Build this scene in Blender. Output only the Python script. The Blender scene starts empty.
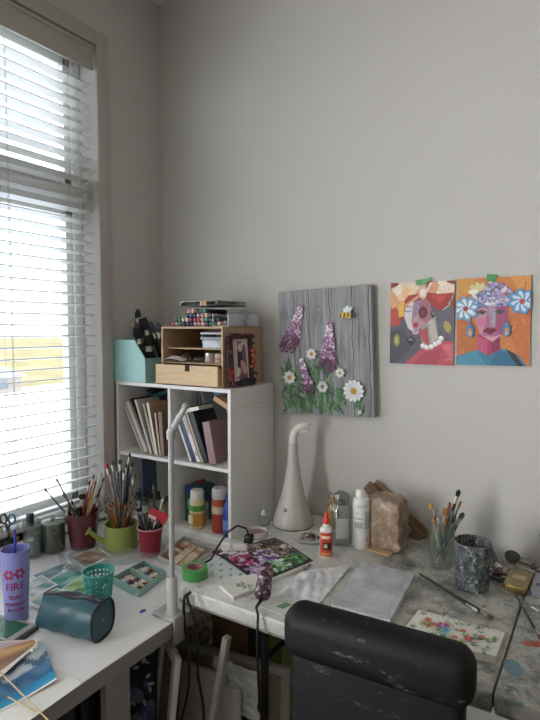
import bpy, bmesh, math, random
from mathutils import Vector, Matrix, Quaternion, Euler
random.seed(7)
SC = bpy.context.scene
COL = SC.collection
R = math.radians
# ---------------------------------------------------------------- camera
CAM = Vector((1.89, -2.0, 1.55)); YAW = R(32.2); PITCH = R(3.4); F = 540.0
FW = Vector((-math.sin(YAW)*math.cos(PITCH), math.cos(YAW)*math.cos(PITCH), -math.sin(PITCH)))
RT = Vector((math.cos(YAW), math.sin(YAW), 0))
UP = RT.cross(FW)
def ray(px, py): return FW + RT*((px-270)/F) + UP*((360-py)/F)
def Z(px, py, z):
    r = ray(px, py); return CAM + r*((z-CAM.z)/r.z)
def Y(px, py, y):
    r = ray(px, py); return CAM + r*((y-CAM.y)/r.y)
def X(px, py, x):
    r = ray(px, py); return CAM + r*((x-CAM.x)/r.x)
def D(px, py, d): return CAM + ray(px, py)*d
def depth(p): return (Vector(p)-CAM).dot(FW)
def mpp(p): return depth(p)/F
ZD, ZT = .70, .765          # left desk top, folding table top

# ---------------------------------------------------------------- colour, materials
def lin(c):
    if isinstance(c, str):
        c = c.lstrip('#'); c = [int(c[i:i+2], 16)/255 for i in (0, 2, 4)]
    return tuple((x/12.92 if x <= .04045 else ((x+.055)/1.055)**2.4) for x in c[:3])
MATS = {}
def nodes(name):
    m = bpy.data.materials.new(name); m.use_nodes = True
    nt = m.node_tree; b = nt.nodes['Principled BSDF']; MATS[name] = m
    return m, nt, b
def nd(nt, typ, **kw):
    n = nt.nodes.new(typ)
    for k, v in kw.items():
        if k in n.inputs: n.inputs[k].default_value = v
        else: setattr(n, k, v)
    return n
def noise(nt, scale, detail=4, rough=.55, vec=None):
    n = nd(nt, 'ShaderNodeTexNoise'); n.inputs['Scale'].default_value = scale
    n.inputs['Detail'].default_value = detail; n.inputs['Roughness'].default_value = rough
    if vec: nt.links.new(vec, n.inputs['Vector'])
    return n
def coord(nt, scale=(1, 1, 1), kind='Object'):
    t = nd(nt, 'ShaderNodeTexCoord'); mp = nd(nt, 'ShaderNodeMapping'); mp.inputs['Scale'].default_value = scale
    nt.links.new(t.outputs[kind], mp.inputs['Vector']); return mp.outputs['Vector']
def ramp(nt, fac, stops, interp='LINEAR'):
    r = nd(nt, 'ShaderNodeValToRGB'); r.color_ramp.interpolation = interp
    els = r.color_ramp.elements
    while len(els) < len(stops): els.new(.5)
    for e, (p, c) in zip(els, stops):
        e.position = p; e.color = (*lin(c), 1) if not isinstance(c, (int, float)) else (c, c, c, 1)
    nt.links.new(fac, r.inputs['Fac']); return r.outputs['Color']
def mixc(nt, fac, a, b, mode='MIX'):
    m = nd(nt, 'ShaderNodeMix', data_type='RGBA', blend_type=mode)
    for i, s in ((0, fac), (6, a), (7, b)):
        if hasattr(s, 'is_linked') or hasattr(s, 'links'): nt.links.new(s, m.inputs[i])
        elif i == 0: m.inputs[0].default_value = s
        else: m.inputs[i].default_value = (*lin(s), 1)
    return m.outputs[2]
def math_(nt, op, a, b=None):
    m = nd(nt, 'ShaderNodeMath', operation=op)
    for i, s in ((0, a), (1, b)):
        if s is None: continue
        if isinstance(s, (int, float)): m.inputs[i].default_value = s
        else: nt.links.new(s, m.inputs[i])
    return m.outputs[0]
def bump(nt, b, h, strength=.2, dist=.002):
    n = nd(nt, 'ShaderNodeBump'); n.inputs['Strength'].default_value = strength; n.inputs['Distance'].default_value = dist
    nt.links.new(h, n.inputs['Height']); nt.links.new(n.outputs[0], b.inputs['Normal'])

def attr_mat(name, rough=.6, metal=0., vary=.12, vscale=40, bumpy=.1, coat=0., trans=0., sheen=0.):
    """material whose colour is each piece's own paint colour, with a little procedural unevenness"""
    m, nt, b = nodes(name)
    a = nd(nt, 'ShaderNodeAttribute', attribute_name='Col')
    v = coord(nt); n = noise(nt, vscale, vec=v)
    g = ramp(nt, n.outputs['Fac'], [(.3, 1-vary), (.7, 1.0)])
    nt.links.new(mixc(nt, 1.0, a.outputs['Color'], g, 'MULTIPLY'), b.inputs['Base Color'])
    b.inputs['Roughness'].default_value = rough; b.inputs['Metallic'].default_value = metal
    b.inputs['Coat Weight'].default_value = coat
    b.inputs['Transmission Weight'].default_value = trans
    if sheen: b.inputs['Sheen Weight'].default_value = sheen
    if bumpy: bump(nt, b, n.outputs['Fac'], bumpy, .001)
    return m
attr_mat('matte', .75); attr_mat('satin', .42, vary=.06, bumpy=.03); attr_mat('gloss', .15, vary=.04, bumpy=0, coat=.3)
attr_mat('metal', .28, 1., vary=.08, bumpy=.02); attr_mat('cloth', .9, vary=.25, vscale=220, bumpy=.4, sheen=.2)
attr_mat('paper', .85, vary=.04, vscale=15, bumpy=.03); attr_mat('paintfilm', .55, vary=.22, vscale=90, bumpy=.25)

def simple(name, col, rough=.6, n1=8, vary=.1, bmp=.1, metal=0, scale=(1, 1, 1)):
    m, nt, b = nodes(name)
    v = coord(nt, scale); n = noise(nt, n1, vec=v)
    c = lin(col); d = tuple(x*(1-vary) for x in c)
    r = nd(nt, 'ShaderNodeValToRGB'); r.color_ramp.elements[0].position = .3; r.color_ramp.elements[1].position = .7
    r.color_ramp.elements[0].color = (*d, 1); r.color_ramp.elements[1].color = (*c, 1)
    nt.links.new(n.outputs['Fac'], r.inputs['Fac']); nt.links.new(r.outputs['Color'], b.inputs['Base Color'])
    b.inputs['Roughness'].default_value = rough; b.inputs['Metallic'].default_value = metal
    if bmp: bump(nt, b, n.outputs['Fac'], bmp, .002)
    return m
simple('wall_paint', '#c2c0bc', .85, 260, .03, .06)
simple('ceiling_paint', '#d8d4cd', .9, 120, .05, .2)
simple('trim_paint', '#b8b0ab', .6, 30, .04, .02)
simple('window_vinyl', '#e3e4e0', .5, 20, .04, .02)
simple('carpet', '#6b645c', .95, 300, .4, .6)
simple('snow', '#f2f5fa', .9, 1.5, .06, .3)
simple('dry_grass', '#8d8258', .95, .6, .25, .2)
simple('blind_slat', '#dfe0dd', .45, 15, .05, .02)
simple('blind_fascia', '#b5afa6', .5, 15, .05, .02)
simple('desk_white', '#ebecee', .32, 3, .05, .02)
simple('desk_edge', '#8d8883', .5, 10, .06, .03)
simple('laminate', '#e6e5e2', .45, 4, .06, .03)
simple('black_mesh', '#17171a', .7, 500, .4, .4)
simple('black_steel', '#1b1b1d', .4, 40, .2, .05, .3)

def glass(name, tint='#ffffff', refl=.08, rough=.03, alpha=.0, body='#ffffff'):
    """thin clear sheet: transparent with a glossy surface, alpha = how milky it is"""
    m, nt, b = nodes(name)
    t = nd(nt, 'ShaderNodeBsdfTransparent'); t.inputs[0].default_value = (*lin(tint), 1)
    g = nd(nt, 'ShaderNodeBsdfGlossy'); g.inputs['Roughness'].default_value = rough
    n = noise(nt, 12, vec=coord(nt))
    lw = nd(nt, 'ShaderNodeLayerWeight'); lw.inputs['Blend'].default_value = .25
    fac = math_(nt, 'ADD', math_(nt, 'MULTIPLY', lw.outputs['Facing'], .35), refl)
    s1 = nd(nt, 'ShaderNodeMixShader'); nt.links.new(fac, s1.inputs[0]); nt.links.new(t.outputs[0], s1.inputs[1]); nt.links.new(g.outputs[0], s1.inputs[2])
    out = s1.outputs[0]
    if alpha:
        d = nd(nt, 'ShaderNodeBsdfDiffuse'); d.inputs[0].default_value = (*lin(body), 1)
        f2 = math_(nt, 'MULTIPLY', n.outputs['Fac'], alpha*2)
        s2 = nd(nt, 'ShaderNodeMixShader'); nt.links.new(f2, s2.inputs[0]); nt.links.new(out, s2.inputs[1]); nt.links.new(d.outputs[0], s2.inputs[2])
        out = s2.outputs[0]
    nt.links.new(out, nt.nodes['Material Output'].inputs[0])
    return m
glass('window_glass', refl=.03)
glass('jar_glass', '#f0f3f0', .08, .05, .04, '#c9cfc8')
glass('smoked_glass', '#c9d0c6', .10, .08, .22, '#7d857a')
glass('clear_plastic', '#f4f6f8', .14, .15, .30, '#e8edf2')
glass('crinkled_plastic', '#f8f9fb', .18, .12, .6, '#f4f6fa')
glass('film_plastic', '#fafcfd', .07, .12, .10, '#eef2f4')

# folding table top: white plastic under years of paint
m, nt, b = nodes('table_paint')
v = coord(nt)
sx = nd(nt, 'ShaderNodeSeparateXYZ'); nt.links.new(v, sx.inputs[0])
dirt = math_(nt, 'MULTIPLY', math_(nt, 'SUBTRACT', sx.outputs['X'], -.78), 2.4)   # worked-on side is dirtier
dirt = nd(nt, 'ShaderNodeClamp').outputs[0] if False else math_(nt, 'MINIMUM', math_(nt, 'MAXIMUM', dirt, 0.0), 1.0)
nA = noise(nt, 10, 10, .78, v); nB = noise(nt, 31, 8, .75, v)
vs = coord(nt, (1, 1.5, 1)); nC = noise(nt, 13, 10, .75, vs)
grey = ramp(nt, nA.outputs['Fac'], [(.34, '#4f524e'), (.46, '#84857e'), (.56, '#b3b2aa'), (.68, '#8d8f87')])
clean = ramp(nt, nB.outputs['Fac'], [(.35, '#bfc4c2'), (.55, '#d5d5d0')])
c0 = mixc(nt, dirt, clean, grey)
mask = ramp(nt, nC.outputs['Fac'], [(.56, 0.0), (.66, .75)])
c1 = mixc(nt, mask, c0, '#5c746c')
nD = noise(nt, 19, 6, .7, coord(nt, (1.3, .8, 1)))
m2 = math_(nt, 'MULTIPLY', ramp(nt, nD.outputs['Fac'], [(.58, 0.0), (.66, .8)]), math_(nt, 'ADD', math_(nt, 'MULTIPLY', dirt, .8), .15))
c2 = mixc(nt, m2, c1, '#4a4f51')
vD = coord(nt); mpv = nd(nt, 'ShaderNodeMapping'); mpv.inputs['Location'].default_value = (3.3, 1.7, 0); nt.links.new(vD, mpv.inputs[0])
nE = noise(nt, 16, 6, .7, mpv.outputs[0])
m3 = ramp(nt, nE.outputs['Fac'], [(.62, 0.0), (.68, .8)])
c3 = mixc(nt, m3, c2, '#4f8b86')
nF = noise(nt, 34, 4, .6, mpv.outputs[0])
m4 = math_(nt, 'MULTIPLY', ramp(nt, nF.outputs['Fac'], [(.62, 0.0), (.68, .8)]), dirt)
c4 = mixc(nt, m4, c3, '#c9c8c0')
nG = noise(nt, 11, 4, .6, mpv.outputs[0])
m5 = math_(nt, 'MULTIPLY', ramp(nt, nG.outputs['Fac'], [(.64, 0.0), (.72, .6)]), dirt)
nt.links.new(mixc(nt, m5, c4, '#7a5248'), b.inputs['Base Color'])
b.inputs['Roughness'].default_value = .4
bump(nt, b, nB.outputs['Fac'], .25, .001)

# light wood with grain along x
def wood(name, c1, c2, scale=(2, 30, 30), rough=.55):
    m, nt, b = nodes(name)
    v = coord(nt, scale); n = noise(nt, 3, 6, .6, v)
    c = ramp(nt, n.outputs['Fac'], [(.3, c1), (.7, c2)])
    nt.links.new(c, b.inputs['Base Color']); b.inputs['Roughness'].default_value = rough
    bump(nt, b, n.outputs['Fac'], .1, .001)
wood('birch', '#ad9170', '#c6aa86'); wood('birch_front', '#ccab80', '#dfc49c', (3, 20, 40)); wood('old_wood', '#5f4a3a', '#8a6f58', (2, 20, 20)); wood('cardboard', '#7d6048', '#98775a', (8, 8, 8), .9)
wood('grey_planks', '#77797c', '#a3a5a8', (26, 26, 1.6), .7)
# thick splattered paint
m, nt, b = nodes('splatter')
v = coord(nt, (1, 1, .6)); n1 = noise(nt, 60, 8, .75, v); n2 = noise(nt, 150, 5, .75, v)
c = ramp(nt, n1.outputs['Fac'], [(.38, '#1f2327'), (.5, '#464b4e'), (.62, '#777c7b')])
k = ramp(nt, n2.outputs['Fac'], [(.56, 0.0), (.64, 1.0)])
nt.links.new(mixc(nt, k, c, '#b9bfbf'), b.inputs['Base Color']); b.inputs['Roughness'].default_value = .45
bump(nt, b, n1.outputs['Fac'], .5, .002)
# speckled gold print
m, nt, b = nodes('gold_print')
v = coord(nt); n1 = noise(nt, 42, 3, .6, v)
nt.links.new(ramp(nt, n1.outputs['Fac'], [(.44, '#a98c62'), (.5, '#d9cdb4'), (.6, '#ded6c4')]), b.inputs['Base Color'])
# crinkled film wrapped block
m, nt, b = nodes('wrapped_block')
v = coord(nt); n1 = noise(nt, 22, 6, .7, v)
nt.links.new(ramp(nt, n1.outputs['Fac'], [(.35, '#79644f'), (.55, '#998370'), (.7, '#c4b5a5')]), b.inputs['Base Color'])
b.inputs['Roughness'].default_value = .3; bump(nt, b, n1.outputs['Fac'], .8, .006)
# black leatherette with scuffs
m, nt, b = nodes('scuffed_black')
v = coord(nt, (1, 1, 3)); n1 = noise(nt, 14, 10, .8, v)
nt.links.new(ramp(nt, n1.outputs['Fac'], [(.545, '#0a0a0b'), (.60, '#1a1b1c'), (.67, '#6a6a6c')]), b.inputs['Base Color'])
b.inputs['Roughness'].default_value = .6; b.inputs['Specular IOR Level'].default_value = .25
# marbled heat tool
m, nt, b = nodes('marbled')
v = coord(nt); n1 = noise(nt, 60, 5, .7, v)
nt.links.new(ramp(nt, n1.outputs['Fac'], [(.4, '#1e1418'), (.52, '#4d2b3c'), (.6, '#b39aa6')]), b.inputs['Base Color'])
b.inputs['Roughness'].default_value = .3

# ---------------------------------------------------------------- mesh builder
class MB:
    def __init__(s): s.v = []; s.f = []; s.fm = []; s.fc = []; s.mats = []; s.M = Matrix.Identity(4)
    def put(s, V, Fs, mat='matte', col='#ffffff'):
        o = len(s.v); s.v += [s.M @ Vector(p) for p in V]
        if mat not in s.mats: s.mats.append(mat)
        mi = s.mats.index(mat); c = lin(col) if isinstance(col, str) else col
        for f in Fs: s.f.append([i+o for i in f]); s.fm.append(mi); s.fc.append(c)
        return s
    def bm(s, b, mat, col):
        b.verts.index_update(); s.put([v.co.copy() for v in b.verts], [[v.index for v in f.verts] for f in b.faces], mat, col); b.free(); return s
    def box(s, c, d, mat='matte', col='#ffffff', rot=None, bev=0., seg=2):
        b = bmesh.new(); bmesh.ops.create_cube(b, size=1)
        for v in b.verts: v.co = Vector((v.co.x*d[0], v.co.y*d[1], v.co.z*d[2]))
        if bev: bmesh.ops.bevel(b, geom=list(b.edges), offset=min(bev, min(d)*.49), segments=seg, affect='EDGES', profile=.5)
        M = Matrix.Translation(c)
        if rot is not None: M = M @ (rot.to_matrix().to_4x4() if isinstance(rot, (Quaternion, Euler)) else Euler(rot).to_matrix().to_4x4())
        bmesh.ops.transform(b, matrix=M, verts=b.verts); return s.bm(b, mat, col)
    def bx(s, a, e, mat='matte', col='#ffffff', bev=0., seg=2):
        return s.box([(a[i]+e[i])/2 for i in range(3)], [abs(e[i]-a[i]) for i in range(3)], mat, col, None, bev, seg)
    def lathe(s, prof, mat='matte', col='#ffffff', c=(0, 0, 0), n=28, sx=1, sy=1, caps=True):
        V = []; Fs = []; c = Vector(c)
        for r, z in prof:
            for k in range(n):
                a = 2*math.pi*k/n; V.append(c+Vector((r*sx*math.cos(a), r*sy*math.sin(a), z)))
        for j in range(len(prof)-1):
            for k in range(n):
                k2 = (k+1) % n; Fs.append([j*n+k, j*n+k2, (j+1)*n+k2, (j+1)*n+k])
        if caps and tuple(prof[0]) != tuple(prof[-1]): Fs.append([k for k in range(n)][::-1]); Fs.append([(len(prof)-1)*n+k for k in range(n)])
        return s.put(V, Fs, mat, col)
    def tube(s, pts, r, mat='matte', col='#ffffff', n=8, flat=1.):
        pts = [Vector(p) for p in pts]; rs = r if isinstance(r, (list, tuple)) else [r]*len(pts)
        V = []; Fs = []; t0 = (pts[1]-pts[0]).normalized()
        a = Vector((0, 0, 1)) if abs(t0.z) < .9 else Vector((1, 0, 0))
        u = t0.cross(a).normalized()
        for i, p in enumerate(pts):
            t = (pts[min(i+1, len(pts)-1)]-pts[max(i-1, 0)]).normalized()
            u = (u-t*u.dot(t)).normalized(); w = t.cross(u)
            for k in range(n):
                an = 2*math.pi*k/n; V.append(p+(u*math.cos(an)+w*math.sin(an)*flat)*rs[i])
        for j in range(len(pts)-1):
            for k in range(n):
                k2 = (k+1) % n; Fs.append([j*n+k, j*n+k2, (j+1)*n+k2, (j+1)*n+k])
        Fs.append(list(range(n))[::-1]); Fs.append([(len(pts)-1)*n+k for k in range(n)])
        return s.put(V, Fs, mat, col)
    def ell(s, c, r, mat='matte', col='#ffffff', rot=None, sub=2):
        b = bmesh.new(); bmesh.ops.create_icosphere(b, subdivisions=sub, radius=1)
        M = Matrix.Translation(c) @ (Euler(rot).to_matrix().to_4x4() if rot else Matrix.Identity(4)) @ Matrix.Diagonal((*r, 1))
        bmesh.ops.transform(b, matrix=M, verts=b.verts); return s.bm(b, mat, col)
    def prism(s, poly, z0, z1, mat='matte', col='#ffffff', M=None):
        n = len(poly); M = M or Matrix.Identity(4)
        V = [M @ Vector((x, y, z0)) for x, y in poly]+[M @ Vector((x, y, z1)) for x, y in poly]
        Fs = [list(range(n))[::-1], list(range(n, 2*n))]+[[i, (i+1) % n, n+(i+1) % n, n+i] for i in range(n)]
        return s.put(V, Fs, mat, col)
    def sheet(s, fn, nu, nv, th=.0006, mat='paper', col='#ffffff', colf=None):
        """fn(u,v)->point; a sheet of thickness th"""
        P = [[Vector(fn(i/nu, j/nv)) for j in range(nv+1)] for i in range(nu+1)]
        def nor(i, j):
            a = P[min(i+1, nu)][j]-P[max(i-1, 0)][j]; b = P[i][min(j+1, nv)]-P[i][max(j-1, 0)]
            return a.cross(b).normalized()
        N = (nu+1)*(nv+1); ix = lambda i, j: i*(nv+1)+j
        top = [P[i][j]+nor(i, j)*th/2 for i in range(nu+1) for j in range(nv+1)]
        bot = [P[i][j]-nor(i, j)*th/2 for i in range(nu+1) for j in range(nv+1)]
        o = len(s.v)
        for i in range(nu):
            for j in range(nv):
                c = colf(i/nu, j/nv) if colf else col
                if i == 0 and j == 0: s.put(top+bot, [[ix(i, j), ix(i+1, j), ix(i+1, j+1), ix(i, j+1)]], mat, c)
                else: s._f([o+k for k in (ix(i, j), ix(i+1, j), ix(i+1, j+1), ix(i, j+1))], mat, c)
                s._f([o+N+k for k in (ix(i, j+1), ix(i+1, j+1), ix(i+1, j), ix(i, j))], mat, col)
        ring = [(i, 0) for i in range(nu)]+[(nu, j) for j in range(nv)]+[(i, nv) for i in range(nu, 0, -1)]+[(0, j) for j in range(nv, 0, -1)]
        for k in range(len(ring)):
            a, b = ix(*ring[k]), ix(*ring[(k+1) % len(ring)]); s._f([o+a, o+N+a, o+N+b, o+b], mat, col)
        return s
    def _f(s, f, mat, c):
        s.f.append(f); s.fm.append(s.mats.index(mat)); s.fc.append(lin(c) if isinstance(c, str) else c)
    def text(s, txt, size, M, mat='paper', col='#222222', ext=.0002):
        cu = bpy.data.curves.new('t', 'FONT'); cu.body = txt; cu.size = size; cu.align_x = 'CENTER'; cu.align_y = 'CENTER'; cu.resolution_u = 3
        cu.extrude = ext
        ob = bpy.data.objects.new('t', cu); COL.objects.link(ob)
        me = bpy.data.meshes.new_from_object(ob.evaluated_get(bpy.context.evaluated_depsgraph_get()))
        s.put([M @ v.co for v in me.vertices], [list(p.vertices) for p in me.polygons], mat, col)
        bpy.data.objects.remove(ob); bpy.data.curves.remove(cu); bpy.data.meshes.remove(me); return s
    def mesh(s, name, ang=38):
        me = bpy.data.meshes.new(name); me.from_pydata([tuple(v) for v in s.v], [], s.f)
        for k in s.mats: me.materials.append(MATS[k])
        me.polygons.foreach_set('material_index', s.fm)
        ca = me.color_attributes.new('Col', 'FLOAT_COLOR', 'CORNER'); buf = []
        for p, c in zip(me.polygons, s.fc): buf += [*c, 1.]*p.loop_total
        ca.data.foreach_set('color', buf); me.polygons.foreach_set('use_smooth', [True]*len(me.polygons))
        me.update(); me.set_sharp_from_angle(angle=R(ang)); return me
    def obj(s, name, parent=None, label=None, ang=38):
        o = bpy.data.objects.new(name, s.mesh(name, ang)); COL.objects.link(o)
        if parent: o.parent = parent
        if label: o['label'] = label
        return o
def thing(name, label, cat, loc=(0, 0, 0), rz=0., group=None):
    o = bpy.data.objects.new(name, None); o.empty_display_size = .05; COL.objects.link(o)
    o.location = loc; o.rotation_euler = (0, 0, rz); o['label'] = label; o['category'] = cat
    if group: o['group'] = group
    return o
def solo(mb, name, label, cat, loc=(0, 0, 0), rz=0., group=None):
    o = mb.obj(name); o.location = loc; o.rotation_euler = (0, 0, rz); o['label'] = label; o['category'] = cat
    if group: o['group'] = group
    return o
def struct(mb, name, parent=None):
    o = mb.obj(name, parent)
    if not parent: o['kind'] = 'structure'
    return o
def aim(o, a, b, roll=0.):
    """stand object o (built along +z) on point a pointing at point b"""
    a = Vector(a); d = Vector(b)-a; o.location = a
    o.rotation_mode = 'QUATERNION'; o.rotation_quaternion = d.to_track_quat('Z', 'Y') @ Quaternion((0, 0, 1), roll)
class Art:
    """paint strokes and shapes on a flat piece: u to the right, v up, in metres from the centre; M maps (u,v,0)"""
    def __init__(s, mb, M, mat='paintfilm', step=.00002, lim=None): s.mb = mb; s.M = M; s.k = 0; s.mat = mat; s.step = step; s.lim = lim
    def poly(s, pts, col):
        s.k += 1; z = s.k*s.step+.0003
        if s.lim: a, b = s.lim; pts = [(min(max(x, -a), a), min(max(y, -b), b)) for x, y in pts]
        s.mb.put([s.M @ Vector((x, y, z)) for x, y in pts], [list(range(len(pts)))], s.mat, col)
    def ell(s, cx, cy, rx, ry=None, col='#ffffff', ang=0., n=14):
        ry = ry or rx; ca, sa = math.cos(ang), math.sin(ang)
        s.poly([(cx+ca*rx*math.cos(t)-sa*ry*math.sin(t), cy+sa*rx*math.cos(t)+ca*ry*math.sin(t)) for t in [2*math.pi*i/n for i in range(n)]], col)
    def petal(s, cx, cy, ang, l, w, col): s.ell(cx+math.cos(ang)*l/2, cy+math.sin(ang)*l/2, l/2, w/2, col, ang, 10)
    def stroke(s, pts, w, col):
        L = []; Rr = []; n = len(pts)
        for i, (x, y) in enumerate(pts):
            a = pts[max(i-1, 0)]; b = pts[min(i+1, n-1)]; dx, dy = b[0]-a[0], b[1]-a[1]; l = math.hypot(dx, dy) or 1
            wi = w[i] if isinstance(w, (list, tuple)) else w
            L.append((x-dy/l*wi/2, y+dx/l*wi/2)); Rr.append((x+dy/l*wi/2, y-dx/l*wi/2))
        s.poly(L+Rr[::-1], col)
    def rect(s, x0, y0, x1, y1, col): s.poly([(x0, y0), (x1, y0), (x1, y1), (x0, y1)], col)
ONWALL = Matrix(((1, 0, 0, 0), (0, 0, -1, 0), (0, 1, 0, 0), (0, 0, 0, 1)))     # (u,v,w) -> (x, -w, z): a picture facing the room
WORLD, FILL_W, EXPO = 4.6, 160, 0.22
# ================================================================ the room
RX, RY, RH = 6.4, -7.6, 3.10
WY0, WY1, WZ0, WZ1 = -1.80, -.395, .735, 2.745        # window opening in the left wall
QY0, QY1, QZ0, QZ1 = -4.9, -2.7, .25, 2.5            # added opening for the fill lamp, unseen behind the camera
T = .17
m = MB(); m.bx((-.5, RY-.2, -.1), (RX+.2, .2, 0), 'carpet'); struct(m, 'floor')
m = MB(); m.bx((-T, RY-.2, RH), (RX+.2, .2, RH+.1), 'ceiling_paint'); struct(m, 'ceiling')
m = MB(); m.bx((-T, 0, 0), (RX+.2, .15, RH), 'wall_paint'); struct(m, 'wall_back')
m = MB(); m.bx((RX, RY, 0), (RX+.15, 0, RH), 'wall_paint'); struct(m, 'wall_right')
m = MB(); m.bx((-T, RY-.15, 0), (RX+.15, RY, RH), 'wall_paint'); struct(m, 'wall_front')
m = MB()
for y0, y1, z0, z1 in ((WY1, 0, 0, RH), (WY0, WY1, 0, WZ0), (WY0, WY1, WZ1, RH), (QY1, WY0, 0, RH), (QY0, QY1, 0, QZ0), (QY0, QY1, QZ1, RH), (RY, QY0, 0, RH)):
    m.bx((-T, y0, z0), (0, y1, z1), 'wall_paint')
struct(m, 'wall_left')
# casing round the window
m = MB(); cw = .062
m.bx((-.001, WY1, WZ0-.06), (.012, WY1+cw, WZ1+cw), 'trim_paint', bev=.002)
m.bx((-.001, WY0-cw, WZ0-.06), (.012, WY0, WZ1+cw), 'trim_paint', bev=.002)
m.bx((-.001, WY0, WZ1), (.012, WY1, WZ1+cw), 'trim_paint', bev=.002)
struct(m, 'trim_1')
m = MB(); m.bx((-.11, WY0, WZ0-.02), (.03, WY1, WZ0), 'window_vinyl', bev=.003); struct(m, 'trim_2')
m = MB(); m.bx((0, -.012, 0), (RX, 0, .1), 'trim_paint', bev=.003); struct(m, 'baseboard_back')
m = MB(); m.bx((0, RY, 0), (.012, -.0, .1), 'trim_paint', bev=.003); struct(m, 'baseboard_left')

def window(name, y0, y1, z0, z1, bars=(), horiz=()):
    root = bpy.data.objects.new(name, None); COL.objects.link(root); root['kind'] = 'structure'; root.location = (-.13, (y0+y1)/2, z0)
    yc = (y0+y1)/2; h = z1-z0; w = y1-y0; m = MB()
    def b(a0, a1, c0, c1, d=.03): m.bx((-d, a0, c0), (d, a1, c1), 'window_vinyl', bev=.004)
    b(-w/2, w/2, 0, .05); b(-w/2, w/2, h-.05, h); b(-w/2, -w/2+.045, 0, h); b(w/2-.045, w/2, 0, h)
    for z in horiz: b(-w/2, w/2, z-z0-.045, z-z0+.045, .034)
    for y in bars: b(y-yc-.03, y-yc+.03, 0, h)
    m.obj('window_frame', root)
    s = MB(); zb = ([z0+.0]+list(horiz)+[z1])
    for i in range(len(zb)-1):
        a = zb[i]-z0+(.045 if i else .05); c = zb[i+1]-z0-(.045 if i < len(zb)-2 else .05)
        for (p, q) in ((-w/2+.045, -.0), (0., w/2-.045)) if bars else ((-w/2+.045, w/2-.045),):
            for (u0, u1, v0, v1) in ((p, q, a, a+.035), (p, q, c-.035, c), (p, p+.035, a, c), (q-.035, q, a, c)):
                s.bx((-.02, u0, v0), (.02, u1, v1), 'window_vinyl', bev=.003)
    s.obj('sash', root)
    g = MB(); g.bx((-.004, -w/2+.03, .03), (.004, w/2-.03, h-.03), 'window_glass'); g.obj('pane', root)
window('window_1', WY0, WY1, WZ0, WZ1, (), (2.115,))
window('added_fill_window', QY0, QY1, QZ0, QZ1, ((QY0+QY1)/2,), ())  # added window, out of view, only there to hold the fill lamp

# ---------------------------------------------------------------- blind
bl = thing('window_blind', 'white horizontal slat blind hanging in the tall window with its slats open', 'blind', (-.05, (WY0+WY1)/2, WZ0+.02))
hw = (WY1-WY0)/2-.008; H = WZ1-WZ0-.02
m = MB(); z = .05; tilt = R(8); k = 0
while z < H-.12:
    P = []
    for i in range(5):
        s = -1+.5*i; x = s*.025; P.append((x*math.cos(tilt), (1-s*s)*.0022+x*math.sin(tilt)))
    V = []; 
    for y in (-hw, hw):
        for x, zz in P: V.append((x, y, z+zz))
        for x, zz in P: V.append((x, y, z+zz-.0036))
    Fs = [[i, i+1, 11+i, 10+i] for i in range(4)]+[[15+i, 16+i, 6+i, 5+i] for i in range(4)]+[[0, 10, 15, 5], [4, 9, 19, 14]]
    Fs += [[0, 1, 2, 3, 4, 9, 8, 7, 6, 5], [10, 15, 16, 17, 18, 19, 14, 13, 12, 11]]
    m.put(V, Fs, 'blind_slat'); z += .0445; k += 1
m.obj('slats', bl)
m = MB(); m.bx((-.03, -hw, .0), (.03, hw, .02), 'blind_slat', bev=.004); m.obj('bottom_rail', bl)
m = MB(); m.bx((-.03, -hw, H-.05), (.025, hw, H-.003), 'blind_slat'); m.obj('headrail', bl)
m = MB(); m.bx((.036, -hw, H-.105), (.048, hw, H-.002), 'blind_fascia', bev=.003)
m.bx((.048, -hw, H-.02), (.053, hw, H-.004), 'blind_fascia', bev=.002); m.obj('valance', bl)
m = MB()
for y in (-.5, -.15, .31, .58):
    for x in (-.027, .027): m.tube([(x, y, .01), (x, y, H-.05)], .0011, 'matte', '#c9cac6', 5)
    m.tube([(0, y+.012, .01), (0, y+.012, H-.05)], .0009, 'matte', '#c9cac6', 5)
m.obj('ladder_cords', bl)
m = MB(); m.tube([(.034, .615, H-.05), (.036, .617, 1.0), (.035, .606, .42)], .0011, 'matte', '#d8d8d4', 5)
m.tube([(.034, .625, H-.05), (.037, .622, 1.0), (.036, .628, .30)], .0011, 'matte', '#d8d8d4', 5)
m.lathe([(.002, .02), (.006, .012), (.007, 0), (.004, -.004)], 'satin', '#e0ddd4', (.035, .606, .40), 10)
m.lathe([(.002, .02), (.006, .012), (.007, 0), (.004, -.004)], 'satin', '#e0ddd4', (.036, .628, .28), 10)
m.obj('pull_cords', bl)

# ---------------------------------------------------------------- outside
m = MB(); m.box((-60, 20, -2.6), (110, 200, .2), 'snow'); o = struct(m, 'ground_outside')
m = MB(); m.bx((-2.6, -4.5, -.65), (-.25, 2.8, -.35), 'snow', bev=.02); struct(m, 'balcony_outside')
m = MB()
P = [Vector((-38, -30, -2.5)), Vector((-34, 40, -2.5))]
b = bmesh.new()
m.put([(-34, -30, -2.5), (-31, 50, -2.5), (-43, 50, .25), (-46, -30, .25), (-70, 50, .3), (-70, -30, .3)], [[0, 1, 2, 3], [3, 2, 4, 5]], 'dry_grass')
struct(m, 'hillside_outside')
h = thing('house', 'pale low house with a grey roof standing far off behind the snow', 'house', (-31.5, 14.0, -2.5), R(5))
m = MB(); m.bx((-2, -4.5, 0), (2, 4.5, 1.0), 'matte', '#8d8579'); m.obj('wall', h)
m = MB(); m.prism([(-2.3, .98), (2.3, .98), (0, 1.5)], -4.8, 4.8, 'matte', '#8b8b90', Matrix(((1, 0, 0, 0), (0, 0, 1, 0), (0, 1, 0, 0), (0, 0, 0, 1)))); m.obj('roof', h)
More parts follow.
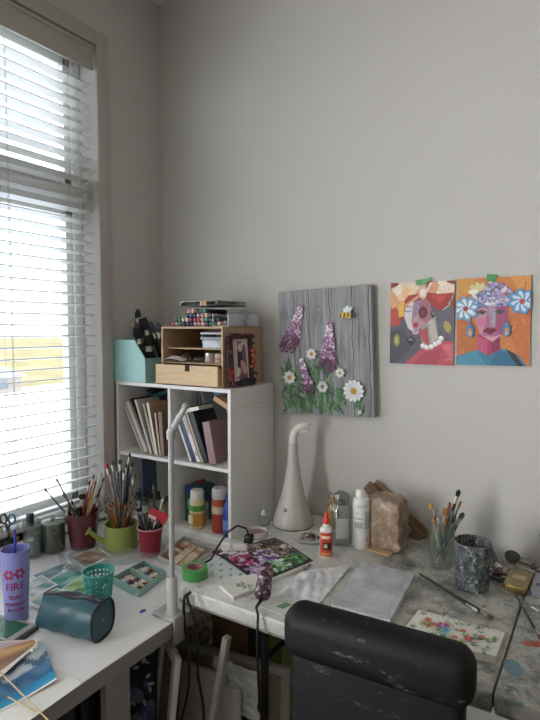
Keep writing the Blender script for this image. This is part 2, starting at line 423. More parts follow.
for y in (-3, -1, 1.2, 3):
    m = MB(); m.bx((1.98, y-.5, .3), (2.04, y+.5, .8), 'gloss', '#5a636c'); m.obj('window', h)
# patio chair on the balcony
pc = X(-4, 480, -1.6); pc.z = -.35
c = thing('patio_chair', 'blue-grey slatted patio chair standing outside the window in the snow', 'chair', pc, R(-30))
m = MB()
for i in range(7): m.box((-.24+i*.08, -.02, .72), (.066, .018, .5), 'satin', '#55616d', None, .004)
m.box((0, -.02, .985), (.58, .024, .06), 'satin', '#55616d', None, .006); m.obj('backrest', c)
m = MB(); m.box((0, -.28, .43), (.56, .5, .03), 'satin', '#55616d', None, .005); m.obj('seat', c)
for x in (-.26, .26):
    for y, z in ((-.03, .98), (-.5, .43)):
        m = MB(); m.box((x, y, z/2), (.035, .035, z), 'satin', '#4c5863', None, .004); m.obj('leg', c)
# string of little lights outside
m = MB(); pts = []
a, b_ = X(-10, 418, -1.6), X(100, 476, -1.6)
for i in range(13):
    t = i/12; p = a.lerp(b_, t); p.z -= .05*math.sin(t*math.pi*2)**2; pts.append(p)
sl = thing('hanging_string_light', 'thin cable with small lanterns strung outside the window', 'string lights', a)
m.tube([p-a for p in pts], .003, 'matte', '#7c7c7c', 5); m.obj('cable', sl)
for i in (3, 6, 8, 10):
    m = MB(); m.lathe([(.004, 0), (.012, -.01), (.014, -.035), (.008, -.045)], 'satin', '#b9b4b4', pts[i]-a, 8); m.obj('lantern', sl)
bp = thing('balcony_post', 'slim white post with a rail on the snowy balcony', 'railing', (-2.4, -3.5, -.35))
m = MB(); m.bx((-.03, 0, .95), (.03, 6, 1.0), 'satin', '#c3c8ce', .005); m.obj('rail', bp)
for y in (.1, 2.2, 4.2, 5.9):
    m = MB(); m.bx((-.025, y-.025, 0), (.025, y+.025, .95), 'satin', '#c3c8ce', .004); m.obj('post', bp)

# ================================================================ furniture
# left desk
dk = thing('desk', 'long white desk along the window with a thick square edge', 'desk', (.42, -1.0, 0))
dm = MB(); x1 = .845-.42
dm.bx((.012-.42, -1.4, ZD-.045), (x1-.0015, .98, ZD), 'desk_white', bev=.002); dm.obj('desktop', dk)
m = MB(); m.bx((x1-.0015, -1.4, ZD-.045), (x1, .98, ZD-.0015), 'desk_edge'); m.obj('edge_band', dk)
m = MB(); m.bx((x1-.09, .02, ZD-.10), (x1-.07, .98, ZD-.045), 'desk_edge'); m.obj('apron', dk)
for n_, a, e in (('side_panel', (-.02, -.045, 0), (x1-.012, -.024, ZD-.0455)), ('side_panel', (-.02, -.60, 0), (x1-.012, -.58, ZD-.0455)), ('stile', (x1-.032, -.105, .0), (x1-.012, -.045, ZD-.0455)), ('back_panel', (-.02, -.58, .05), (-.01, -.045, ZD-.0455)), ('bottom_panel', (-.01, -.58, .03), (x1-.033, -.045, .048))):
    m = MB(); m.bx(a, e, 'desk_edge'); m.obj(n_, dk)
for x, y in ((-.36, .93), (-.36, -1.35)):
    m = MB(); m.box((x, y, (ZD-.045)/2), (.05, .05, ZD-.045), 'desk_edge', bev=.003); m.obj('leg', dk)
# folding table in two halves
tb = thing('folding_table', 'white plastic folding table spattered with paint along the back wall', 'table', (1.70, -.4, 0))
TX0, TX1, TY0, TY1 = .79-1.7, .93, -.80+.4, -.008+.4
def slab(x0, x1, r0, r1):
    pts = []
    for cx, cy, a0, r in ((x1, TY0, -90, r1), (x1, TY1, 0, r1), (x0, TY1, 90, r0), (x0, TY0, 180, r0)):
        sx = -1 if cx == x1 else 1; sy = 1 if cy == TY0 else -1
        for k in range(7):
            a = R(a0+90*k/6); pts.append((cx+sx*r+math.cos(a)*r, cy+sy*r+math.sin(a)*r))
    m = MB(); z1 = ZT; b = bmesh.new()
    vs = [b.verts.new((x, y, z1)) for x, y in pts]; f = b.faces.new(vs)
    e = bmesh.ops.extrude_face_region(b, geom=[f]); 
    bmesh.ops.translate(b, vec=(0, 0, -.042), verts=[g for g in e['geom'] if isinstance(g, bmesh.types.BMVert)])
    bmesh.ops.recalc_face_normals(b, faces=b.faces)
    ed = [g for g in b.edges if abs(g.verts[0].co.z-g.verts[1].co.z) < 1e-6]
    bmesh.ops.bevel(b, geom=ed, offset=.006, segments=3, affect='EDGES', profile=.5)
    m.bm(b, 'table_paint', '#ffffff'); return m
slab(TX0, -.0015, .045, .008).obj('tabletop', tb)
slab(.0015, TX1, .008, .045).obj('tabletop', tb)
m = MB(); m.bx((TX0+.01, TY0+.01, ZT-.052), (-.004, TY0+.03, ZT-.04), 'matte', '#8f8d88'); m.bx((.004, TY0+.01, ZT-.052), (TX1-.01, TY0+.03, ZT-.04), 'matte', '#8f8d88'); m.obj('rim', tb)
def tleg(x, s):
    m = MB(); r = .0125
    for y in (TY0+.12, TY1-.12): m.tube([(x, y, ZT-.045), (x, y, .012)], r, 'black_steel', n=10)
    m.tube([(x, TY0+.12, .10), (x, TY1-.12, .10)], r, 'black_steel', n=10)
    m.tube([(x, TY0+.12, .55), (x, TY1-.12, .55)], .009, 'black_steel', n=10); m.obj('leg', tb)
    m = MB(); m.tube([(x, 0, .5), (x+s*.35, 0, ZT-.05)], .008, 'black_steel', n=8); m.obj('brace', tb)
tleg(TX0+.25, 1); tleg(TX1-.25, -1)
m = MB()
for y in (TY0+.08, TY1-.08): m.bx((TX0+.08, y-.012, ZT-.075), (TX1-.08, y+.012, ZT-.05), 'black_steel')
m.obj('rail', tb)

# bookcase on the desk
BX0, BX1, BY0, BY1, BZ1 = .016, .655, -.325, -.006, 1.312
bc = thing('bookcase', 'white four-compartment cube bookcase standing on the desk in the corner', 'bookcase', ((BX0+BX1)/2, (BY0+BY1)/2, ZD))
w2 = (BX1-BX0)/2; d2 = (BY1-BY0)/2; h = BZ1-ZD; t = .015
def pan(a, e, n): m = MB(); m.bx(a, e, 'laminate', bev=.0008, seg=1); m.obj(n, bc)
pan((-w2, -d2, 0), (-w2+t, d2, h-t), 'side_panel'); pan((w2-t, -d2, 0), (w2, d2, h-t), 'side_panel')
pan((-w2, -d2, h-t), (w2, d2, h), 'top_panel'); pan((-w2+t, -d2, 0), (w2-t, d2, t), 'bottom_panel')
pan((-t/2, -d2, t), (t/2, d2-.006, h-t), 'divider')
SHZ = .296
pan((-w2+t, -d2+.002, SHZ-t), (-t/2, d2-.006, SHZ), 'shelf'); pan((t/2, -d2+.002, SHZ-t), (w2-t, d2-.006, SHZ), 'shelf')
pan((-w2+t, d2-.006, t), (w2-t, d2, h-t), 'back_panel')
SH = ZD+SHZ        # top of the shelf
BF = ZD+t          # top of its bottom

# black chair
ch = thing('chair', 'black padded chair with a scuffed top pulled up to the folding table', 'chair', (1.537, -1.22, -.005), R(3))
m = MB(); m.box((0, .165, .945), (.368, .085, .105), 'scuffed_black', bev=.036, seg=7); m.obj('head_roll', ch)
m = MB(); m.box((0, .165, .735), (.336, .055, .36), 'scuffed_black', bev=.020, seg=5); m.obj('backrest', ch)
m = MB(); m.bx((-.21, -.28, .44), (.21, .18, .51), 'scuffed_black', bev=.025, seg=4); m.obj('seat', ch)
m = MB(); m.tube([(0, .19, .78), (0, .205, .6), (0, .19, .42), (0, .1, .40), (0, 0, .40)], .018, 'black_steel', n=10); m.obj('back_bracket', ch)
m = MB(); m.tube([(0, 0, .44), (0, 0, .1)], .025, 'black_steel', n=14); m.obj('gas_column', ch)
for k in range(5):
    a = R(72*k+18); m = MB(); m.tube([(0, 0, .11), (.14*math.cos(a), .14*math.sin(a), .095), (.27*math.cos(a), .27*math.sin(a), .065)], [.022, .018, .014], 'black_steel', n=8)
    l = m.obj('leg', ch); m = MB(); m.ell((.27*math.cos(a), .27*math.sin(a), .035), (.03, .03, .03), 'black_steel'); m.obj('castor', l)

# ================================================================ light
w = bpy.data.worlds.new('daylight'); SC.world = w; w.use_nodes = True; nt = w.node_tree; bg = nt.nodes['Background']
tc = nd(nt, 'ShaderNodeTexCoord'); sxyz = nd(nt, 'ShaderNodeSeparateXYZ'); nt.links.new(tc.outputs['Generated'], sxyz.inputs[0])
cn = noise(nt, 3.0, 5, .6, tc.outputs['Generated'])
k1 = ramp(nt, cn.outputs['Fac'], [(.4, '#f2f6fb'), (.62, '#ffffff')])
k2 = ramp(nt, sxyz.outputs['Z'], [(.0, '#ffffff'), (.55, '#e4ecf6')])
nt.links.new(mixc(nt, 1., k1, k2, 'MULTIPLY'), bg.inputs['Color']); bg.inputs['Strength'].default_value = WORLD
def area(name, loc, sx, sy, power, col, rot, portal=False):
    l = bpy.data.lights.new(name, 'AREA'); l.shape = 'RECTANGLE'; l.size = sx; l.size_y = sy; l.energy = power; l.color = col
    if portal: l.cycles.is_portal = True
    o = bpy.data.objects.new(name, l); COL.objects.link(o); o.location = loc; o.rotation_euler = rot; return o
# area light faces -Z; turned to face +X into the room
area('window_portal', (-.172, (WY0+WY1)/2, (WZ0+WZ1)/2), WZ1-WZ0, WY1-WY0, 1, (1, 1, 1), (0, R(-90), 0), True)
area('added_fill_lamp', (-.10, (QY0+QY1)/2, (QZ0+QZ1)/2), QZ1-QZ0-.1, QY1-QY0-.1, FILL_W, (1.0, .985, .965), (0, R(-90), 0))  # added fill lamp in the invented opening, brightens the room

cam = bpy.data.cameras.new('camera'); co = bpy.data.objects.new('camera', cam); COL.objects.link(co)
cam.sensor_fit = 'VERTICAL'; cam.sensor_height = 36; cam.lens = F/720*36; cam.clip_start = .02; cam.clip_end = 400
co.location = CAM; co.rotation_euler = Matrix((RT, UP, -FW)).transposed().to_euler(); SC.camera = co
SC.view_settings.view_transform = 'Standard'; SC.view_settings.look = 'None'; SC.view_settings.gamma = 1; SC.view_settings.exposure = EXPO
SC.view_settings.use_curve_mapping = False
SC.cycles.max_bounces = 10; SC.cycles.diffuse_bounces = 5; SC.cycles.transparent_max_bounces = 24
SC.cycles.use_denoising = True; SC.cycles.caustics_reflective = False; SC.cycles.caustics_refractive = False
SC.cycles.sample_clamp_indirect = 4
# ================================================================ pictures on the wall
# canvas with planks, flowers and a bee
cv = thing('canvas_painting', 'canvas painting of purple flowers, daisies and a bee on grey planks, hung on the wall', 'painting', (.912, -.004, 1.452))
cv.rotation_euler = (0, R(-2.2), 0)
cw_, ch_ = .208, .256
m = MB(); m.bx((-cw_, -.034, -ch_), (cw_, 0, ch_), 'grey_planks', bev=.002); m.obj('canvas', cv)
m = MB(); A = Art(m, Matrix.Translation((0, -.0345, 0)) @ ONWALL, step=.000012, lim=(.207, .255))
for i, x in enumerate((-.133, -.063, .029, .127, .197)):
    A.stroke([(x+.003*math.sin(t*2.3+i), -ch_+.002+t*(2*ch_-.004)/10) for t in range(11)], .0028, '#3f4145')
    A.stroke([(x+.004+.003*math.sin(t*2.3+i), -ch_+.002+t*(2*ch_-.004)/10) for t in range(11)], .002, '#b4b6b8')
for gx, gy, gh in ((-.02, .13, .075), (.165, .03, .09), (-.18, .15, .05), (.08, -.02, .07)):
    for s in (1., .6): A.stroke([(gx+.017*s*math.cos(R(200-22*t)), gy+gh*s*math.sin(R(200-22*t))*.8) for t in range(11)], .0018, '#5f6165')
rr = random.Random(3)
greens = ('#3f6b42', '#5d8a55', '#2f5236', '#6d9a63', '#477a4c', '#35593f')
for i in range(260):      # leaves and grass
    x = rr.uniform(-.2, .15); y = rr.uniform(-.255, -.07)
    if x > .02 and y > -.13-(x-.02)*.4: continue
    a = R(rr.uniform(35, 145)); l = rr.uniform(.025, .07)
    A.stroke([(x, y), (x+math.cos(a)*l*.5, y+math.sin(a)*l*.5), (x+math.cos(a+.3)*l, y+math.sin(a+.3)*l)], [.008, .010, .001], rr.choice(greens))
for x, y0, y1 in ((-.12, -.25, .02), (-.005, -.25, -.03), (-.09, -.25, -.15), (-.05, -.24, -.01)):
    A.stroke([(x-.015, y0), (x, (y0+y1)/2), (x+.01, y1)], .004, '#47704a')
def lilac(x0, y0, x1, y1, w, n, seed):
    r = random.Random(seed)
    for i in range(n):
        t = (i/n)**.8; ww = w*(1-t*.82)*(1 if t > .08 else .7)
        u = r.uniform(-1, 1); x = x0+(x1-x0)*t+u*ww; y = y0+(y1-y0)*t+r.uniform(-.006, .006)
        cs = ('#5a2749', '#6e3560', '#7d4774') if t < .3 else (('#8a5c86', '#a678a2', '#d8bcd6', '#6e3560') if t < .75 else ('#e6dae8', '#c7a4c6', '#f2ecf2', '#8a5c86'))
        A.ell(x, y, r.uniform(.0045, .0075), r.uniform(.004, .006), r.choice(cs), r.uniform(0, 3), 6)
lilac(-.168, .005, -.098, .188, .052, 420, 1); lilac(.018, -.078, .034, .112, .045, 340, 2); lilac(-.063, -.166, -.098, -.03, .031, 170, 5)
def daisy(x, y, r, n, pc='#eeeef0', cc='#cfa637', rot=0.):
    for i in range(n): A.petal(x, y, rot+2*math.pi*i/n, r, r*.42, pc)
    for i in range(n): A.petal(x, y, rot+2*math.pi*(i+.5)/n, r*.85, r*.3, '#d8d9de')
    A.ell(x, y, r*.32, r*.32, cc); A.ell(x+r*.05, y-r*.05, r*.2, r*.2, '#b98a2a')
daisy(.131, -.153, .045, 13); daisy(-.05, -.006, .025, 7, '#e6e3d8'); daisy(-.156, -.103, .031, 8, '#dcdccd'); daisy(.075, -.082, .021, 7, '#e4e4dc'); daisy(-.003, -.139, .027, 6, '#c8d2d0', '#40533f'); daisy(.155, -.235, .010, 6)
# bee
bx_, by_ = .105, .145
for dx in (-.016, 0, .012): pass
A.petal(bx_+.002, by_+.008, R(70), .03, .014, '#dfe4ea'); A.petal(bx_+.01, by_+.008, R(48), .03, .013, '#cfd6de'); A.petal(bx_-.002, by_+.008, R(95), .02, .01, '#e8ecf0')
A.ell(bx_+.012, by_-.002, .02, .012, '#d9b33a', R(-8)); A.ell(bx_-.014, by_, .013, .011, '#e0bd45')
for dx in (-.02, -.004, .012, .026): A.ell(bx_+dx, by_-.001, .0035, .011, '#26221f', R(-8), 8)
A.ell(bx_+.03, by_-.004, .007, .009, '#2a2522')
for dx in (-.01, .004, .018): A.stroke([(bx_+dx, by_-.01), (bx_+dx+.003, by_-.02)], .0012, '#2a2522')
m.obj('painted_picture', cv)

def poster(name, label, px4, seed):
    (cx, cz, w, h, rot) = px4
    o = thing(name, label, 'painting', (cx, -.0025, cz)); o.rotation_euler = (0, rot, 0)
    m = MB(); m.sheet(lambda u, v: ((u-.5)*w, -.0005-.004*(abs(u-.5)*2)**3*(1 if v < .3 else .3), (v-.5)*h), 10, 10, .0006, 'paper', '#e8e4de'); m.obj('paper', o)
    return o, w, h
# ---- left poster
o, w, h = poster('portrait_painting', 'taped-up painting of a woman with a red bow and pearls, on grey and crimson', (1.296, 1.567, .238, .308, R(.3)), 1)
m = MB(); A = Art(m, Matrix.Translation((0, -.0058, 0)) @ ONWALL, lim=(.1195, .1525))
X_ = lambda px: (px-144)/(250-38)*.238      # from measured picture coordinates
def q(*pts): return [((x-144)/212*.236, (204-y)/276*.306) for x, y in pts]
A.poly(q((38, 66), (250, 66), (250, 342), (38, 342)), '#8f2f2b')
A.poly(q((38, 205), (100, 185), (170, 150), (250, 150), (250, 342), (38, 342)), '#5d5a66')
A.poly(q((38, 230), (90, 220), (110, 290), (60, 342), (38, 342)), '#4b4a58')
A.poly(q((180, 170), (250, 150), (250, 250), (215, 240)), '#66616e')
A.ell(*q((62, 262))[0], .012, .024, '#8f9a55'); A.ell(*q((230, 215))[0], .013, .022, '#b6a558', R(20)); A.ell(*q((60, 262))[0], .006, .014, '#c9c36d')
A.poly(q((90, 342), (150, 285), (200, 262), (250, 262), (250, 342)), '#c14f5f'); A.poly(q((120, 342), (160, 300), (215, 285), (200, 342)), '#b0414f'); A.poly(q((210, 275), (250, 270), (250, 330)), '#d56c78')
# neck
A.poly(q((150, 215), (190, 175), (205, 265), (180, 285), (150, 275), (140, 240)), '#9aa39a'); A.poly(q((135, 235), (165, 215), (175, 285), (150, 262)), '#b64c52'); A.poly(q((168, 200), (185, 180), (200, 250), (182, 270)), '#c4b9b2')
# face
A.poly(q((85, 138), (170, 120), (178, 180), (160, 205), (125, 238), (100, 220), (88, 185)), '#b98fa0')
A.poly(q((85, 138), (118, 132), (112, 200), (122, 236), (100, 220), (86, 180)), '#d9d3d6'); A.poly(q((118, 132), (150, 124), (128, 185), (112, 196)), '#9a7f9b'); A.poly(q((140, 128), (172, 120), (178, 178), (160, 205), (138, 190)), '#b06e7f')
A.poly(q((116, 190), (136, 175), (128, 196)), '#caa0a8')
A.ell(*q((150, 168))[0], .017, .022, '#571c2c'); A.ell(*q((150, 168))[0], .009, .012, '#7c2e40')
A.stroke(q((88, 160), (98, 166), (110, 162)), .003, '#2d2630'); A.stroke(q((90, 150), (102, 146), (112, 150)), .0025, '#6a3b41')
for a in range(5): A.stroke(q((140+a*6, 150), (136+a*7, 138)), .0018, '#2d1a22')
A.ell(*q((126, 210))[0], .010, .010, '#b52a33'); A.stroke(q((116, 208), (126, 211), (137, 207)), .0015, '#6d1620'); A.stroke(q((116, 236), (128, 240), (138, 230)), .003, '#efeaea')
A.poly(q((95, 262), (110, 246), (128, 260), (112, 282)), '#232129'); A.poly(q((100, 262), (110, 252), (120, 262)), '#8d92a0')
A.poly(q((172, 165), (190, 178), (182, 190)), '#232129'); A.ell(*q((183, 172))[0], .004, .005, '#6f8a5c')
# bow and feathers
for pts, c in ((((38, 90), (75, 68), (140, 75), (150, 110), (110, 135), (60, 175), (38, 150)), '#e0a77e'), (((40, 85), (90, 66), (135, 80), (120, 115), (70, 130)), '#f0cfa8'), (((60, 66), (120, 66), (140, 90), (110, 90)), '#e6d3bd'),
               (((70, 68), (80, 92), (62, 110), (44, 96)), '#f3ead8'), (((86, 72), (104, 98), (92, 122), (74, 112)), '#e9b98a'),
               (((150, 110), (170, 70), (215, 66), (250, 80), (250, 110), (200, 125)), '#efd9c2'), (((160, 105), (180, 70), (205, 68), (190, 110)), '#dca078'), (((195, 66), (225, 66), (212, 100)), '#f1e8da'),
               (((150, 100), (200, 108), (250, 105), (235, 140), (200, 165), (165, 130)), '#a33430'), (((170, 112), (225, 112), (205, 140)), '#c5493e'), (((60, 165), (100, 110), (140, 105), (90, 140), (85, 190), (62, 200)), '#a83a34'), (((38, 155), (60, 150), (75, 210), (40, 215)), '#bb4a40'), (((65, 140), (88, 130), (84, 180), (68, 185)), '#e8bd4e')):
    A.poly(q(*pts), c)
A.stroke(q((232, 140), (242, 128), (246, 110), (236, 145), (215, 160)), .003, '#f0e4d8')
A.poly(q((138, 66), (158, 66), (160, 118), (148, 126), (136, 116)), '#d9b196'); A.ell(*q((149, 103))[0], .014, .017, '#f0ded2'); A.ell(*q((147, 101))[0], .008, .010, '#fbf2ea')
for x, y in ((152, 279), (165, 284), (180, 281), (193, 272), (205, 265), (211, 253)): A.ell(*q((x, y))[0], .0095, .0095, '#e8e0e2'); A.ell(*q((x-2, y-3))[0], .005, .005, '#ffffff')
A.stroke(q((225, 325), (245, 318)), .002, '#e8b0b4')
m.obj('painted_picture', o)
m = MB(); m.box((.0, -.008, .151), (.042, .0006, .02), 'satin', '#3f8a44', (0, R(-4), 0)); m.box((.018, -.0085, .156), (.03, .0006, .012), 'satin', '#57a05a', (0, R(-30), 0)); m.obj('tape', o, 'green tape')
# ---- right poster
o, w, h = poster('portrait_painting', 'small taped-up painting of a woman in a blue flower crown with drop earrings, on orange', (1.543, 1.572, .242, .306, R(-.4)), 2)
def q(*pts): return [((x-386)/244*.24, (193-y)/300*.304) for x, y in pts]
m = MB(); A = Art(m, Matrix.Translation((0, -.0058, 0)) @ ONWALL, lim=(.1195, .1525))
A.poly(q((264, 43), (508, 43), (508, 343), (264, 343)), '#cf8448'); A.poly(q((264, 180), (340, 200), (330, 330), (264, 343)), '#c5713e'); A.poly(q((430, 180), (508, 150), (508, 343), (470, 320)), '#c9763f'); A.poly(q((264, 43), (330, 43), (300, 100), (264, 110)), '#d59a50'); A.poly(q((440, 43), (508, 43), (508, 90), (470, 90)), '#dd9a4e')
for i in range(26):
    x = rr.uniform(270, 500); y = rr.uniform(50, 320); A.stroke(q((x, y), (x+rr.uniform(-14, 14), y+rr.uniform(10, 24))), .004, rr.choice(('#e09a5c', '#b96a3a', '#d9a060', '#c97a48')))
A.poly(q((264, 343), (264, 315), (330, 292), (420, 285), (470, 305), (500, 343)), '#3f7f9a'); A.poly(q((264, 320), (335, 290), (370, 343), (264, 343)), '#4a94ad'); A.poly(q((400, 290), (450, 300), (475, 343), (380, 343)), '#2f6f92'); A.poly(q((430, 285), (460, 300), (490, 343), (470, 343)), '#2b3540')
A.poly(q((338, 235), (412, 232), (414, 290), (375, 308), (336, 290)), '#b23a62'); A.poly(q((338, 245), (372, 255), (370, 305), (336, 290)), '#c45a80'); A.poly(q((385, 250), (412, 235), (414, 288), (385, 300)), '#8d2d52')
A.poly(q((330, 140), (380, 128), (438, 140), (436, 190), (418, 238), (388, 262), (350, 240), (333, 200)), '#b3698c')
A.poly(q((330, 140), (372, 130), (362, 205), (350, 240), (333, 200)), '#c795a8'); A.poly(q((372, 130), (400, 130), (396, 215), (378, 205)), '#ad9aac'); A.poly(q((400, 130), (438, 140), (436, 190), (418, 238), (396, 225)), '#a24f78'); A.poly(q((350, 240), (388, 262), (418, 238), (388, 245)), '#d5a0b0')
A.ell(*q((351, 195))[0], .015, .016, '#d2799a'); A.poly(q((355, 225), (372, 213), (380, 217), (390, 212), (402, 224), (380, 238)), '#7c1c33'); A.stroke(q((356, 225), (380, 227), (401, 224)), .0015, '#4a0d1e')
for ex in (352, 410): A.ell(*q((ex, 162))[0], .014, .006, '#5a6f68'); A.ell(*q((ex, 162))[0], .005, .005, '#27242c'); A.stroke(q((ex-16, 160), (ex, 153), (ex+16, 160)), .0028, '#2c2030'); A.stroke(q((ex-17, 148), (ex, 141), (ex+17, 147)), .0025, '#8c3d50')
A.stroke(q((383, 165), (378, 200), (388, 205)), .002, '#7d4a66')
for i in range(230):
    a = rr.uniform(0, math.pi); rd = math.sqrt(rr.uniform(0, 1)); x = 388+math.cos(a)*74*rd; y = 140-math.sin(a)*78*rd
    A.ell(*q((x, y))[0], rr.uniform(.004, .008), rr.uniform(.004, .007), rr.choice(('#8fa3cf', '#b59cc9', '#dccbe0', '#6c86bd', '#e9e3ee', '#a986b4', '#5d8fb0', '#c8b6dd')), 0, 7)
for k in range(4): A.petal(*q((340, 90))[0], R(60+k*40), .035, .02, rr.choice(('#e3dfc2', '#d9d29a', '#efe9d2')))
def big(x, y, r, c1, c2, cc, n=8):
    cx, cy = q((x, y))[0]
    for i in range(n): A.petal(cx, cy, 2*math.pi*i/n+.2, r, r*.62, c1); A.petal(cx, cy, 2*math.pi*i/n+.2, r*.8, r*.34, c2)
    A.ell(cx, cy, r*.2, r*.2, cc)
big(297, 148, .046, '#6fa3c9', '#dfeaf0', '#9c3346'); big(482, 128, .045, '#5b9ccc', '#cfe2ef', '#c24a4a')
for ex, ey in ((313, 225), (434, 222)):
    A.ell(*q((ex, ey))[0], .013, .024, '#3d86b4'); A.ell(*q((ex, ey+5))[0], .007, .015, '#d98b42'); A.ell(*q((ex, ey+10))[0], .004, .006, '#7fc0d8'); A.stroke(q((ex, ey-22), (ex+4, ey-36)), .003, '#3d86b4')
m.obj('painted_picture', o)
m = MB(); m.box((-.004, -.008, .150), (.032, .0006, .024), 'satin', '#3f8a44', (0, R(8), 0)); m.obj('tape', o, 'green tape')

# ================================================================ brushes, pens, books: makers
CACHE = {}
def cached(key, fn, name, parent, label=None):
    if key not in CACHE:
        CACHE[key] = fn().mesh(name)
    o = bpy.data.objects.new(name, CACHE[key]); COL.objects.link(o); o.parent = parent
    if label: o['label'] = label
    return o
def brush(a, b, L, hc, tc, label, group=None, r=.0032, flat=False, tipw=1.3, tl=.02, name='paintbrush', cat='paintbrush', fer='#b9b5ab'):
    """a = handle end, b = a point towards the bristles"""
    o = thing(name, label, cat, a, 0, group); key = ('b', round(L, 3), hc, tc, r, flat, tipw, tl)
    lh = L-tl-.025
    cached(key+('h',), lambda: MB().lathe([(r*.35, 0), (r*.6, .01), (r*.75, lh*.5), (r*1.15, lh*.85), (r, lh)], 'satin', hc, n=9), 'handle', o)
    def fr():
        return MB().lathe([(r*1.02, lh), (r*1.05, lh+.004), (r*.95, lh+.006), (r*1.1, lh+.025)], 'metal', fer, n=9, sx=1.5 if flat else 1, sy=.6 if flat else 1)
    cached(key+('f',), fr, 'ferrule', o)
    def br():
        s = (1.5, .55) if flat else (1, 1)
        e = tipw*(.9 if flat else .15)
        return MB().lathe([(r*1.0, L-tl), (r*tipw*1.1, L-tl*.6), (r*tipw, L-tl*.35), (r*e, L-.001)], 'cloth', tc, n=9, sx=s[0], sy=s[1])
    cached(key+('t',), br, 'bristles', o)
    aim(o, a, b, rr.uniform(0, 3)); return o
def pen(a, b, L, bc_, cc_, label, group=None, r=.005, name='marker_pen', cat='marker', cap=.35):
    o = thing(name, label, cat, a, 0, group); key = ('p', round(L, 3), bc_, cc_, r, cap); lb = L*(1-cap)
    cached(key+('b',), lambda: MB().lathe([(r*.8, 0), (r, .002), (r, lb-.002), (r*.8, lb)], 'satin', bc_, n=10), 'barrel', o)
    cached(key+('c',), lambda: MB().lathe([(r*1.12, lb), (r*1.12, L-.003), (r*.8, L)], 'satin', cc_, n=10), 'cap', o)
    aim(o, a, b); return o
def book(label, A_, B_, th, dep, cov, spine, name='book', cat='book', group=None, spiral=None, title=None, y0=None, bookless=False):
    """A_, B_: bottom-left and top-left spine corners (x,z); leans in the x-z plane; spine faces the room"""
    y0 = y0 if y0 is not None else BY0+.02
    ax, az = A_; bx2, bz = B_; d = Vector((bx2-ax, 0, bz-az)); L = d.length; u = d.normalized(); wv = Vector((u.z, 0, -u.x))
    o = thing(name, label, cat, (ax, y0, az), 0, group)
    M = Matrix(((wv.x, 0, u.x, 0), (0, 1, 0, 0), (wv.z, 0, u.z, 0), (0, 0, 0, 1)))
    o.rotation_euler = M.to_euler()
    m = MB(); m.bx((0, 0 if not spiral else .004, 0), (.0018, dep, L), 'satin', cov, .0004, 1); m.bx((th-.0018, 0 if not spiral else .004, 0), (th, dep, L), 'satin', cov, .0004, 1)
    if not spiral: m.bx((0, -.0012, 0), (th, .001, L), 'satin', spine, .0004, 1)
    m.obj('cover', o)
    m = MB(); m.bx((.002, .002, .002), (th-.002, dep-.003, L-.003), 'paper', '#d9d2c2'); m.obj('pages', o)
    if spiral:
        m = MB(); n = int(L/.011)
        for i in range(n):
            z = .006+i*(L-.012)/(n-1); m.tube([(th/2+math.cos(a)*(th/2+.002), .003+math.sin(a)*.005, z) for a in [math.pi*2*k/8 for k in range(9)]], .0009, 'metal', spiral, 5)
        m.obj('spiral_binding', o)
    if title:
        m = MB(); m.bx((th*.2, -.0016, L*.55), (th*.8, -.0010, L*.85), 'paper', title); m.bx((th*.2, -.0016, L*.12), (th*.8, -.0010, L*.2), 'paper', title); m.obj('spine_print', o)
    return o
def row(x, z, y0, specs):
    """books leaning left one against the next; each rests on its bottom-left corner"""
    for label, lean, L, th, dep, cov, spine, kw in specs:
        a = R(lean); book(label, (x, z), (x-math.sin(a)*L, z+math.cos(a)*L), th, dep, cov, spine, y0=y0+rr.uniform(0, .008), **kw); x += th/math.cos(a)+.0015
book('narrow mauve book upright at the far left of the bookcase', (.034, SH+.001), (.034, SH+.245), .018, .11, '#6d5362', '#7d6272', y0=BY0+.185)
row(.150, SH+.001, BY0+.018, [
 ('white spiral sketchbook leaning lowest and leftmost in the upper left compartment', 29, 0.232, .012, .14, '#cfcac2', '#cfcac2', dict(spiral='#cfcfcf')),
 ('cream spiral sketchbook with thick rings leaning in the upper left compartment', 28, 0.251, .024, .14, '#c9bd94', '#c9bd94', dict(spiral='#e6e0cf')),
 ('maroon book with a worn top leaning against the cream sketchbook', 27, 0.262, .010, .12, '#4f2a30', '#5e2f36', {}),
 ('grey-white thin book leaning right of the maroon book', 22, 0.251, .012, .14, '#bdbab4', '#b6b2ac', {}),
 ('brown spiral notebook leaning in the middle of the upper left compartment', 17, 0.232, .013, .14, '#8d7a63', '#8d7a63', dict(spiral='#8d8a84')),
 ('kraft brown sketchbook leaning in the upper left compartment beside the divider', 13, 0.232, .014, .14, '#a27c54', '#d8cdb9', {}),
 ('pale-edged brown book leaning nearly upright in the upper left compartment', 8, 0.186, .009, .14, '#8f7f6c', '#b9ac9a', {}),
 ('dark wooden-brown book against the divider of the upper left compartment', 4, 0.192, .020, .14, '#6a4d39', '#7a5a44', {})])
